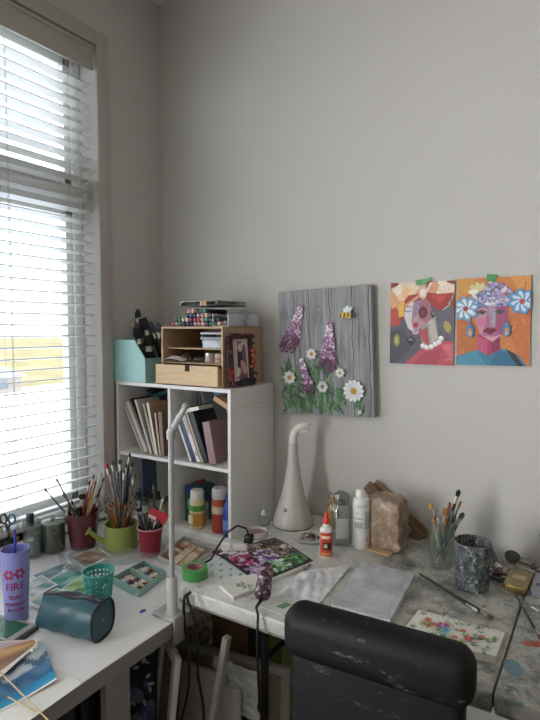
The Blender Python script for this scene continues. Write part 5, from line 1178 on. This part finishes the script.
# clear nozzle pot and ring of tape near the bookcase
b0 = onT(257, 536); s = mpp(b0); o = thing('paint_pot', 'low round white pot stained inside with pink paint beside the bookcase', 'pot', b0)
m = MB(); m.lathe([(9.5*s, 0), (10.5*s, .003), (10.5*s, .022), (9.8*s, .022), (9.6*s, .006), (8*s, .005)], 'satin', '#cfc9c5', n=32); m.obj('pot_body', o); m = MB(); m.lathe([(9.5*s, .008), (9.3*s, .014), (3*s, .016)], 'gloss', '#8f6a72', n=24); m.obj('pink_paint', o)
b0 = onT(264, 525); s = mpp(b0); o = thing('squeeze_bottle', 'tiny clear squeeze bottle with a needle tip behind the pink-stained pot', 'bottle', b0)
m = MB(); m.lathe([(5.5*s, 0), (5.8*s, .002), (5.6*s, .035), (3*s, .042)], 'jar_glass', n=20); m.obj('body', o); m = MB(); m.lathe([(3.2*s, .041), (2.4*s, .055), (.6*s, .062), (.3*s, .092)], 'satin', '#b9bcbc', n=12); m.obj('needle_tip', o)
# power adapter and cord
a0 = onT(228, 547)+Vector((.045, -.012, 0)); o = thing('power_adapter', 'white power adapter with a black plug and lead at the foot of the bookcase', 'power adapter', a0, R(20))
m = MB(); m.bx((-.05, -.02, 0), (.045, .022, .034), 'satin', '#c9c8c6', .006); m.obj('adapter_body', o); m = MB(); m.bx((.03, -.016, .034), (.062, .018, .062), 'satin', '#141416', .005); m.obj('plug', o)
m = MB(); m.tube([(.045, 0, .062), (.038, -.005, .085), (.01, -.02, .098), (-.02, -.04, .08), (-.045, -.065, .04), (-.06, -.1, .006), (-.085, -.16, .004)], .0035, 'satin', '#131315', 8); m.obj('lead', o)
# glue bottle
b0 = onT(326, 557); s = mpp(b0); o = thing('glue_bottle', 'white glue bottle with an orange-red cone cap and red printed label', 'glue bottle', b0, YAW)
m = MB(); m.lathe([(6*s, 0), (6.4*s, .002), (6.4*s, 27*s), (5.6*s, 30*s), (3.4*s, 32*s), (3.4*s, 35*s)], 'satin', '#dcdad6', n=28, sy=.8); m.obj('body', o)
m = MB(); m.lathe([(3.6*s, 34.5*s), (3.4*s, 38*s), (2*s, 42*s), (1*s, 46*s)], 'satin', '#d2392b', n=20); m.obj('cap', o)
m = MB(); 
def band(m, z0, z1, r, a0_, a1_, col, sy=.8, n=12):
    V = [(r*math.sin(a0_+(a1_-a0_)*k/n), -r*sy*math.cos(a0_+(a1_-a0_)*k/n), z) for z in (z0, z1) for k in range(n+1)]
    m.put(V, [[k, k+1, n+2+k, n+1+k] for k in range(n)], 'paper', col)
band(m, 2*s, 26*s, 6.46*s, -1.25, 1.25, '#b8432f'); band(m, 20*s, 23*s, 6.5*s, -.9, .6, '#e8c9b0'); band(m, 3*s, 6*s, 6.5*s, -.9, .9, '#c98a58'); band(m, 9*s, 16*s, 6.5*s, -.55, .75, '#2a2224'); band(m, 11*s, 14.5*s, 6.54*s, -.4, .1, '#c9c0b8'); m.obj('printed_label', o)
# glass bottle with dark cap (spray) and amber piece behind
b0 = onT(341, 543.5); s = mpp(b0); o = thing('glass_bottle', 'square-shouldered clear glass bottle with a dark grey stopper left of the white bottle', 'bottle', b0, YAW)
m = MB(); m.lathe([(10*s, 0), (10.8*s, .003), (10.8*s, 34*s), (9.5*s, 38*s), (6*s, 42*s), (5.5*s, 44*s), (5*s, 44*s), (9.5*s, 36*s), (10*s, .006)], 'jar_glass', n=28, sy=.75); m.obj('glass_body', o)
m = MB(); m.lathe([(6.4*s, 40*s), (8.2*s, 42*s), (8.2*s, 47*s), (6.8*s, 51*s), (3*s, 53.0*s)], 'smoked_glass', '#3b3c40', n=24, sy=.85); m.obj('stopper', o)
m = MB(); m.box((0, -8.2*s, 18*s), (12*s, .0006, 20*s), 'paper', '#a9aaa6'); m.obj('printed_label', o)
m = MB(); m.tube([CT*(-9*s)*0+Vector((-6.5*s, 0, 50*s)), Vector((-11.5*s, 0, 52*s)), Vector((-12.5*s, 0, 47*s)), Vector((-9*s, 0, 44*s)), Vector((-12*s, 0, 38*s))], .0022, 'metal', '#6a6c6e', 8); m.obj('wire_clasp', o)
b0 = onT(333, 528); s = mpp(b0); o = thing('amber_bottle', 'slim amber bottle half hidden behind the clear glass bottle', 'bottle', b0)
m = MB(); m.lathe([(5*s, 0), (5.5*s, .003), (5.5*s, 24*s), (2.5*s, 28*s)], 'gloss', '#a8772c', n=18); m.obj('body', o); m = MB(); m.lathe([(2.8*s, 27*s), (2.8*s, 32*s)], 'satin', '#c4a868', n=14); m.obj('cap', o)
# white bottle with printing
b0 = onT(361, 546.5); s = mpp(b0); r = 8.6*s; o = thing('white_bottle', 'tall white bottle with a flip cap and small grey printing', 'bottle', b0, YAW)
m = MB(); m.lathe([(r*.96, 0), (r, .002), (r, 46*s), (r*.93, 49*s), (r*.55, 51*s)], 'satin', '#d9d9d6', n=32); m.obj('body', o); m = MB(); m.lathe([(r*.5, 50.5*s), (r*.55, 52*s), (r*.5, 57*s), (r*.4, 58*s)], 'satin', '#e2e2df', (-.004, 0, 0), n=22); m.obj('cap', o)
m = MB()
def roundtext(m, txt, size, z, ang0, rad, col):
    t = MB(); t.text(txt, size, Matrix.Identity(4), 'satin', col, .0001)
    V = [(rad*math.sin(ang0+v.x/rad), -rad*math.cos(ang0+v.x/rad)-v.z, z+v.y) for v in t.v]; m.put(V, t.f, 'satin', col)
roundtext(m, 'GLOSS', .013, 43*s, -.15, r+.0003, '#6a6a6c'); roundtext(m, 'GEL', .007, 36*s, -.6, r+.0003, '#6f6f70')
for z0, z1, a0_, a1_, c in ((21, 27, -1.0, .0, '#a9a9a8'), (20, 38, .2, 1.1, '#b4b4b2'), (30, 31, -1, .0, '#9a9a9a'), (9, 11, .5, .8, '#b0908c')): band(m, z0*s, z1*s, r+.0002, a0_, a1_, c, 1)
m.obj('printed_label', o)
# wrapped brown block, lying boards behind
b0 = onT(386, 546); s = mpp(b0)
o = thing('wrapped_block', 'brown block wrapped in crinkled film standing against the wall right of the white bottle', 'block', (1.232, -.175, ZT+.006), R(-8))
b = bmesh.new(); bmesh.ops.create_cube(b, size=1); bmesh.ops.subdivide_edges(b, edges=list(b.edges), cuts=7, use_grid_fill=True)
for v in b.verts:
    x, y, z = v.co; f = 1-.10*abs(2*z)**3*(abs(2*x)**4)
    v.co = Vector((x*.142*f+.004*math.sin(z*17+y*9), y*.085*(1-.1*abs(2*z)**4)+.003*math.sin(x*23+z*13), (z+.5)*.178*(1-.035*abs(2*x)**6)+.003*math.sin(x*19+y*7)))
bmesh.ops.bevel(b, geom=[e for e in b.edges if len(e.link_faces) == 2 and e.calc_face_angle() > 1.0], offset=.006, segments=2, affect='EDGES', profile=.5)
m = MB(); m.bm(b, 'wrapped_block', '#ffffff'); m.obj('block_body', o, ang=70)
o = thing('wood_offcut', 'flat wooden offcut lying under the wrapped block', 'wood', (1.225, -.225, ZT+.0008), R(-10)); m = MB(); m.bx((-.06, -.02, 0), (.05, .02, .0045), 'birch'); m.obj('board', o)
def plank(label, p1, p2, w_, t_, y, mat, rz=0):
    a = Y(*p1, y); b = Y(*p2, y); d = b-a; o = thing('wooden_plank', label, 'wood', a); m = MB(); L = d.length; an = math.atan2(d.z, d.x)
    M = Matrix.Rotation(-an, 4, 'Y'); V = MB(); V.bx((0, -t_/2, -w_), (L, t_/2, 0), mat, bev=.0015, seg=1); V.v = [M @ p for p in V.v]; V.obj('board', o); return o
plank('brown plank leaning on the wall behind the wrapped block', (370, 481), (424, 536), .045, .014, -.045, 'old_wood')
plank('paler strip of wood leaning just behind the brown plank', (377, 480), (431, 532), .05, .010, -.022, 'cardboard')
# jar of brushes
jb = onT(441, 565.5); s = mpp(jb); r = 12.6*s; H = 46*s
o = thing('glass_jar', 'tall clear glass jar of paintbrushes against the wall left of the spattered tin', 'jar', jb)
m = MB(); m.lathe([(r*.85, 0), (r*.95, .004), (r, H*.5), (r*1.03, H), (r*.97, H), (r*.94, H*.5), (r*.88, .010), (r*.7, .008)], 'jar_glass', n=30); m.obj('glass_body', o)
sp = [(459.5, 489, '#3a3a3a', '#141416', .0055, 0), (430, 502, '#b98a4a', '#c9a04a', .0045, 0), (434, 508, '#a83a4a', '#d8d4d0', .0045, 0), (450, 503, '#8a5a40', '#7a4a34', .007, 1), (461, 501, '#a8742e', '#c99a5a', .006, 1), (464, 512, '#2f6a5a', '#50605a', .006, 0), (453, 510, '#3a6a8a', '#6a7a80', .004, 0), (446, 508, '#c0883a', '#a86a3a', .005, 1), (438, 516, '#3f8a8a', '#b0b0a0', .005, 0), (456, 516, '#c8c8c8', '#8a908c', .004, 0), (443, 520, '#7a2a34', '#8a8a80', .004, 0), (452, 522, '#d0ccc4', '#6a7068', .005, 0)]
lb = ['round black mop brush standing tallest in the glass jar by the wall', 'gold and black brush at the left of the glass jar', 'red handled brush with a white tip in the glass jar by the wall', 'flat reddish brown brush at the top middle of the glass jar', 'flat tan brush at the right of the glass jar by the wall', 'dark green round brush leaning furthest right in the glass jar', 'blue handled brush in the glass jar by the wall', 'amber flat brush in the middle of the glass jar', 'turquoise brush low on the left of the glass jar', 'silvery brush on the right inside the glass jar', 'maroon handled short brush in the glass jar', 'white handled short brush in the glass jar', 'x']
potful(jb, H, r*.86, sp, lb, None, base=.012, tl=.026)
# spattered tin
tb_ = onT(472, 587); s = mpp(tb_); r1 = 15.5*s; r2 = 17.5*s; H = 46*s
o = thing('paint_tin', 'grey tin thickly spattered with paint standing on the right of the table', 'tin', tb_)
m = MB(); m.lathe([(r1, 0), (r1*1.02, .003), (r2*.97, H*.9), (r2, H), (r2*.95, H+.001), (r2*.92, H*.9), (r1*.95, .008)], 'splatter', n=40); m.obj('tin_body', o)
m = MB(); m.tube([(r2*math.cos(a_), r2*math.sin(a_), H) for a_ in [2*math.pi*k/40 for k in range(41)]], .003, 'splatter', n=8); m.obj('rim', o)
# crumpled palettes behind it
o = thing('paint_dish', 'paint-caked pink and white dish stacked behind the spattered tin', 'dish', onT(499, 577)); m = MB(); m.lathe([(.028, 0), (.04, .004), (.044, .016), (.041, .016), (.03, .006)], 'splatter', n=28); m.obj('dish', o); m = MB()
for i in range(46): a_ = rr.uniform(0, 6.3); q_ = rr.uniform(0, .038); m.ell((math.cos(a_)*q_, math.sin(a_)*q_, .012+.028*(1-q_/.04)*rr.random()), (.008, .006, .006), 'gloss', rr.choice(('#c9b0b0', '#d8d4d0', '#8a5a62', '#4a3a3c', '#a8a4a0', '#5a6a5a')), sub=1)
m.obj('dried_paint', o)['kind'] = 'stuff'
o = thing('jar_lid', 'black jar lid with a yellow-green rim behind the gold tin', 'lid', onT(512, 564)+Vector((0, 0, .02)), 0); o.rotation_euler = (R(24), 0, R(20)); m = MB(); m.lathe([(.022, -.004), (.024, .0), (.024, .010), (.022, .012)], 'satin', '#2a2a22', n=26); m.obj('lid_top', o); m = MB(); m.lathe([(.0242, .001), (.0246, .003), (.0242, .006)], 'satin', '#8a9448', n=26, caps=False); m.obj('rim', o)
o = thing('paint_tube', 'flattened dark paint tube leaning behind the spattered tin', 'paint tube', onT(494, 562)); a_ = onT(497, 566); b_ = Y(488, 548, -.03); o.location = a_; m = MB(); m.tube([(0, 0, .006), (b_-a_)*.5+Vector((0, 0, .008)), (b_-a_)+Vector((0, 0, .006))], [.010, .012, .013], 'satin', '#3a3634', 12, .5); m.obj('tube_body', o); m = MB(); m.tube([(0, 0, .006), Vector((0, 0, .006))-(b_-a_).normalized()*.014], .007, 'satin', '#b0a8a0', 12); m.obj('cap', o)
for i, (p1, p2, c, l) in enumerate((((515, 566), (540, 577), '#b9b4ac', 'pale brush lying behind the gold tin'), ((517, 563), (543, 573), '#5a4a40', 'dark brown brush lying furthest back behind the gold tin'))):
    a, b = onT(*p1)+Vector((0, 0, .006+.000*i)), onT(*p2)+Vector((0, 0, .006)); brush(a, b, (b-a).length+.03, c, '#6a6460', l, r=.0042)
# gold tin
g = [pz(503, 584, ZT+.02), pz(526, 591, ZT+.02), pz(533, 573, ZT+.02), pz(511, 569, ZT+.02)]; c = sum((Vector((*p, 0)) for p in g), Vector())/4; o = thing('gold_tin', 'flat gold tin with rounded corners near the wall on the right', 'tin', (c.x, c.y, ZT+.0008))
def rpoly(pts, c, r=.12, n=4):
    P = [Vector((*p, 0))-Vector((c.x, c.y, 0)) for p in pts]; out = []
    for i in range(4):
        p, a, b = P[i], P[i-1], P[(i+1) % 4]
        for k in range(n+1):
            t = k/n; q0 = p.lerp(a, r); q2 = p.lerp(b, r); v = q0.lerp(p, t).lerp(p.lerp(q2, t), t); out.append((v.x, v.y))
    return out
rp_ = rpoly(g, c); m = MB(); m.prism(rp_, 0, .011, 'metal', '#86754c'); m.obj('base', o); m = MB(); m.prism([(x*1.02, y*1.02) for x, y in rp_], .011, .019, 'metal', '#a8946a'); m.prism([(x*.95, y*.95) for x, y in rp_], .019, .0205, 'metal', '#9c8a60'); m.obj('lid', o)
m = MB(); A_ = [Vector((x*.6, y*.22)) for x, y in rp_]; m.prism([(v.x+.002, v.y+.012) for v in A_], .0205, .0209, 'matte', '#b9a890'); m.obj('worn_label', o)
g = [pz(530, 590, ZT+.016), pz(550, 597, ZT+.016), pz(556, 578, ZT+.016), pz(536, 573, ZT+.016)]; c = sum((Vector((*p, 0)) for p in g), Vector())/4; o = thing('grey_tin', 'grey box with a blue spot at the right edge beside the gold tin', 'box', (c.x, c.y, ZT+.0008)); rp_ = rpoly(g, c); m = MB(); m.prism(rp_, 0, .016, 'satin', '#8c9096'); m.obj('box_body', o); m = MB(); m.prism([(x*.18-.012, y*.14-.012) for x, y in rp_], .016, .0166, 'satin', '#2f3a70'); m.obj('blue_mark', o)
# potted grass at the frame edge
b0 = onT(551, 566); o = thing('potted_plant', 'small green plant in a white ribbed pot at the right edge of the table', 'plant', b0); m = MB(); m.lathe([(.018, 0), (.024, .004), (.027, .035), (.025, .035), (.021, .03)], 'satin', '#d8d8d4', n=24); m.obj('pot', o)
m = MB()
for i in range(46):
    a_ = rr.uniform(0, 6.3); l = rr.uniform(.04, .075); x, y = math.cos(a_), math.sin(a_); m.tube([(x*.008, y*.008, .03), (x*.02, y*.02, .03+l*.7), (x*.04, y*.035, .03+l)], [.0016, .0022, .0004], 'satin', rr.choice(('#6a8a3a', '#8aa04a', '#4f7030')), 5)
m.obj('leaves', o)
# loose brushes on the table
for p1, p2, hc, tc, l, rr0 in (((419, 576), (494, 622), '#2f2f31', '#6a4a38', 'long black brush lying from the clear lid towards the journal', .0042), ((426, 579), (478, 614), '#26282b', '#d8d6d0', 'shorter black brush with a white tip lying along the long one', .0035),
        ((503, 592), (545, 618), '#6f7072', '#8f8f8c', 'grey brush lying in front of the gold tin', .004), ((514, 598), (541, 646), '#3a3634', '#5a4a40', 'dark brush lying across the seam towards the table front', .0036)):
    a, b = onT(*p1)+Vector((0, 0, rr0*1.7)), onT(*p2)+Vector((0, 0, rr0*1.7)); 
    if 'across' in l: a.z += .009; b.z += .009
    brush(a, b, (b-a).length, hc, tc, l, r=rr0)
m = MB(); m.lathe([(.022, 0), (.018, .0008), (.004, .001)], 'gloss', '#a8482a', n=9, sx=1.3, sy=.6); m.lathe([(.013, 0), (.010, .0008)], 'gloss', '#b8542e', (.02, .012, 0), n=8, sy=.5); solo(m, 'paint_spill', 'rust-orange paint stain on the table right of the seam', 'paint spot', onT(533, 644)-Vector((0, 0, .0006)), R(20))
m = MB(); m.lathe([(.03, 0), (.026, .0006), (.004, .0008)], 'paintfilm', '#6f8f9f', n=9, sx=.7, sy=1.2); solo(m, 'paint_spill', 'faded blue paint stain on the table front right of the seam', 'paint spot', onT(513, 668)-Vector((0, 0, .0006)), R(20))
# journal
J = [pz(404, 627, ZT+.022), pz(419, 609.5, ZT+.022), pz(505, 632, ZT+.022), pz(496, 656, ZT+.022)]; J[0] = pz(400, 634, ZT+.022)
c = sum((Vector((*p, 0)) for p in J), Vector())/4; o = thing('sketchbook', 'white spiral sketchbook painted with pink and blue flowers behind the black chair', 'sketchbook', (c.x, c.y, ZT+.0008)); L = [Vector((*p, 0))-Vector((c.x, c.y, 0)) for p in J]
for n_, z0, z1, k, col in (('back_cover', 0, .002, 1.0, '#b9a79c'), ('pages', .0025, .019, .985, '#c9c6bf'), ('front_page', .0195, .021, 1.0, '#d9d8d2')): m = MB(); m.prism([(p.x*k, p.y*k) for p in L], z0, z1, 'paper', col); m.obj(n_, o)
m = MB(); 
for i in range(15): t = .04+.92*i/14; p = L[1].lerp(L[2], t); nrm = (L[1]-L[0]).normalized(); m.tube([p-nrm*.006+Vector((0, 0, .0212))+nrm*.008*math.cos(a_)*.8+Vector((0, 0, .006*math.sin(a_)-.002)) for a_ in [math.pi*k/6 for k in range(7)]], .0011, 'metal', '#c9c9c4', 5)
m.obj('spiral_binding', o)
ex = (L[2]-L[1]).normalized(); ey = (L[1]-L[0]).normalized(); M = Matrix(((ex.x, ey.x, 0, 0), (ex.y, ey.y, 0, 0), (0, 0, 1, .0211), (0, 0, 0, 1)))
hw_ = (L[2]-L[1]).length/2; hh_ = (L[1]-L[0]).length/2; m = MB(); A = Art(m, M, lim=(hw_*.95, hh_*.9)); rj = random.Random(4)
for i in range(60):
    x, y = rj.uniform(-hw_, hw_)*.9, rj.uniform(-hh_, hh_)*.8; a_ = rj.uniform(0, 6.3); g_ = rj.choice(('#6f9a58', '#8aa85a', '#4f7f50', '#a0a848'))
    A.stroke([(x, y), (x+.012*math.cos(a_), y+.012*math.sin(a_)), (x+.02*math.cos(a_+.5), y+.02*math.sin(a_+.5))], .0013, g_); A.petal(x, y, a_+1, .010, .005, g_); A.petal(x, y, a_-1, .008, .004, g_)
for x, y, r_, c_, cc in ((-.03, .01, .017, '#c83a72', '#7fc0d8'), (-.018, -.004, .013, '#6fb4cf', '#3a5a9a'), (.04, -.018, .012, '#c4305f', '#e0a040'), (-.07, .02, .011, '#d07a4a', '#a83a3a'), (.02, .012, .008, '#c8542e', '#e8b050'), (-.055, .0, .009, '#c85a3a', '#6a8a3a'), (.065, .005, .009, '#b84a70', '#e0c060'), (-.02, -.028, .010, '#5fa8c4', '#f0e0a0'), (.01, -.03, .009, '#cf6a58', '#e0b050')):
    for k in range(6): A.petal(x, y, k*math.pi/3+x*30, r_, r_*.6, c_)
    A.ell(x, y, r_*.3, r_*.3, cc)
m.obj('painted_flowers', o)

# ================================================================ under the table
def standing(label, name, cat, p1, p2, y, th, mat, col, z0=.002, art=None, part='board', lean=0.):
    a = Y(*p1, y); b = Y(*p2, y); o = thing(name, label, cat, ((a.x+b.x)/2, y, z0)); w_ = abs(b.x-a.x)/2; H = max(a.z, b.z)-z0
    m = MB(); m.bx((-w_, 0, 0), (w_, th, H), mat, col, .002); m.obj(part, o); o.rotation_euler = (lean, 0, 0); return o, w_, H
standing('box printed with gold speckles standing under the corner of the folding table', 'speckled_box', 'box', (184, 590), (209, 610), -.46, .10, 'gold_print', '#ffffff', part='carton')
standing('brown cardboard box standing under the folding table right of the speckled box', 'cardboard_box', 'box', (212, 598), (245, 640), -.44, .14, 'cardboard', '#ffffff', part='carton')
standing('dark olive storage box behind the table leg', 'storage_box', 'box', (247, 610), (264, 640), -.42, .14, 'satin', '#3a3f30', part='box_body')
standing('lime green plastic tub seen between the table leg and the chair', 'storage_tub', 'tub', (266, 626), (282, 660), -.42, .14, 'satin', '#6f7a34', part='tub_body')
def canvas_back(label, x, y, w_, H, fw_, lean, rz, fab='#9d8f7c', bar='#a8a49c', z0=.003):
    o = thing('stretched_canvas', label, 'canvas', (x, y, z0)); o.rotation_euler = (-R(lean), 0, rz)
    for n_, aa, ee in (('top_bar', (-w_, -.02, H-fw_), (w_, 0, H)), ('bottom_bar', (-w_, -.02, 0), (w_, 0, fw_)), ('side_bar', (-w_, -.02, fw_), (-w_+fw_, 0, H-fw_)), ('side_bar', (w_-fw_, -.02, fw_), (w_, 0, H-fw_))):
        m = MB(); m.bx(aa, ee, 'matte', bar, .002); m.obj(n_, o)
    m = MB(); m.bx((-w_, .0, 0), (w_, .002, H), 'cloth', fab); m.obj('canvas_cloth', o)
canvas_back('large stretched canvas seen from its back under the folding table', .80, -.56, .235, .425, .028, 3, R(9))
o = thing('picture_frame', 'white picture frame seen nearly edge-on, leaning under the desk corner', 'frame', (.705, -.80, .004)); o.rotation_euler = (R(-4), R(6), R(-30)); Hf = .585
for n_, aa, ee in (('moulding', (-.085, -.02, 0), (-.055, .0, Hf)), ('moulding', (.055, -.02, 0), (.085, .0, Hf)), ('moulding', (-.055, -.02, Hf-.03), (.055, 0, Hf)), ('moulding', (-.055, -.02, 0), (.055, 0, .03))): m = MB(); m.bx(aa, ee, 'satin', '#d5d2cb', .004); m.obj(n_, o)
m = MB(); m.bx((-.055, -.006, .03), (.055, -.003, Hf-.03), 'paper', '#96826e'); m.obj('backing', o)
a = Y(176, 668, -.69); b = Y(219, 682, -.69); w_ = (b.x-a.x)/2
o = thing('blank_canvas', 'grey-white primed canvas leaning in front of the big canvas under the table', 'canvas', ((a.x+b.x)/2, -.69, .003)); o.rotation_euler = (R(-4), 0, R(4))
m = MB(); m.bx((-w_, 0, 0), (w_, .018, (a.z+b.z)/2), 'paper', '#aaa69f', .002); m.obj('front', o)
a = Y(227, 637, -.74); b = Y(213, 718, -.74); d = (a-b)/(a.z-b.z); f0 = b-d*(b.z-.012)
o = thing('wood_batten', 'pale painted batten standing upright in front of the canvases', 'wood', f0); m = MB(); m.box((0, 0, (a-f0).length/2), (.024, .02, (a-f0).length), 'matte', '#b9b5ad', None, .002); m.obj('batten', o); aim(o, f0, a)
a = Y(222, 686, -.66); b = Y(236, 690, -.66); o = thing('small_canvas', 'small white canvas standing right of the upright batten', 'canvas', ((a.x+b.x)/2+.01, -.665, .003)); m = MB(); m.bx((-.03, 0, 0), (.03, .018, a.z), 'paper', '#bdb9b2', .002); m.obj('front', o)
o = thing('canvas_painting', 'dark blue painting with white blossoms under the desk', 'painting', (.655, -.895, .003)); o.rotation_euler = (R(-4), 0, R(32)); m = MB(); m.bx((-.10, 0, 0), (.10, .018, .61), 'paper', '#2b3242', .002); m.obj('canvas', o)
m = MB(); A = Art(m, Matrix.Translation((0, -.0005, .30)) @ ONWALL, lim=(.098, .303))
for i in range(60): A.ell(rr.uniform(-.09, .09), rr.uniform(-.28, .28), rr.uniform(.012, .03), rr.uniform(.01, .024), rr.choice(('#5a6a8a', '#3a4560', '#76809a', '#1f2430', '#8f92b0')), rr.uniform(0, 3), 8)
for i in range(80): A.petal(rr.uniform(-.09, .09), rr.uniform(-.28, .28), rr.uniform(0, 6), .022, .010, rr.choice(('#c9ccd2', '#9aa0ac', '#dfe0e0')))
m.obj('painted_picture', o)
a = Y(234, 664, -.62); o = thing('plastic_bag', 'crumpled clear plastic over dark card standing behind the upright batten', 'plastic bag', (a.x, -.615, .003)); m = MB(); m.bx((-.06, 0, 0), (.085, .015, a.z-.03), 'satin', '#22262b', .003); m.obj('dark_card', o)
m = MB(); m.sheet(lambda u, v: (-.08+.18*u+.004*math.sin(v*13), -.012+.004*math.sin(u*15+v*9)*math.cos(v*21-u*6), a.z-.16+.165*v), 26, 26, .0006, 'crinkled_plastic'); m.obj('film', o)
o = thing('fabric_bag', 'slate blue bag slumped on the floor under the desk corner', 'bag', (.745, -.945, .003), 0); b = bmesh.new(); bmesh.ops.create_icosphere(b, subdivisions=4, radius=1)
for v in b.verts:
    x, y, z = v.co; k = 1+.08*math.sin(x*7+z*5)+.06*math.sin(y*9-x*4); v.co = Vector((x*.10*k, y*.055*k, max(0, .20+z*.225*k)))
m = MB(); m.bm(b, 'cloth', '#4a505c'); m.obj('bag_body', o)
# cables
for l, pts in (('thin black cable hanging from the lamp clamp between desk and table', [(184, 600, -.83), (184.5, 620, -.83), (189, 660, -.83), (188, 690, -.83), (181, 722, -.83), (176, 745, -.83)]), ('second black cable with a wider bow hanging right of the thin one', [(187, 598, -.84), (193, 615, -.84), (198, 645, -.84), (198, 675, -.84), (203, 705, -.84), (206, 745, -.84)])):
    P = [Y(*q_) for q_ in pts]; P.append(Vector((P[-1].x, P[-1].y+.05, .008))); P.insert(0, P[0]+Vector((-.004, .02, .008))); a = P[0].copy()
    # smooth the run
    Q = []
    for i in range(len(P)-1):
        p0, p1, p2, p3 = P[max(i-1, 0)], P[i], P[i+1], P[min(i+2, len(P)-1)]
        for k in range(6):
            t = k/6; Q.append(.5*((2*p1)+(p2-p0)*t+(2*p0-5*p1+4*p2-p3)*t*t+(3*p1-p0-3*p2+p3)*t*t*t))
    Q.append(P[-1]); m = MB(); m.tube([p-a for p in Q], .0042, 'satin', '#101012', 8); o = thing('power_cable', l, 'cable', a); m.obj('cable', o)
# binders in the open pedestal, kept black and tall to supply its shade
for i, (y, h_, c, l) in enumerate(((-1.068, .575, '#14151a', 'black binder standing in the cabinet under the desk'), (-1.125, .565, '#1a1b20', 'second black binder further along inside the cabinet'), (-1.185, .58, '#20222a', 'charcoal binder with a white spot inside the cabinet'))):
    o = thing('binder', l, 'binder', (.66, y, .049)); m = MB(); m.bx((-.12, -.022, 0), (.13, .022, h_), 'satin', c, .003); m.obj('cover', o); m = MB(); m.box((.1305, 0, h_*.8), (.0015, .018, .03), 'paper', '#7a7a80'); m.obj('spine_label', o)
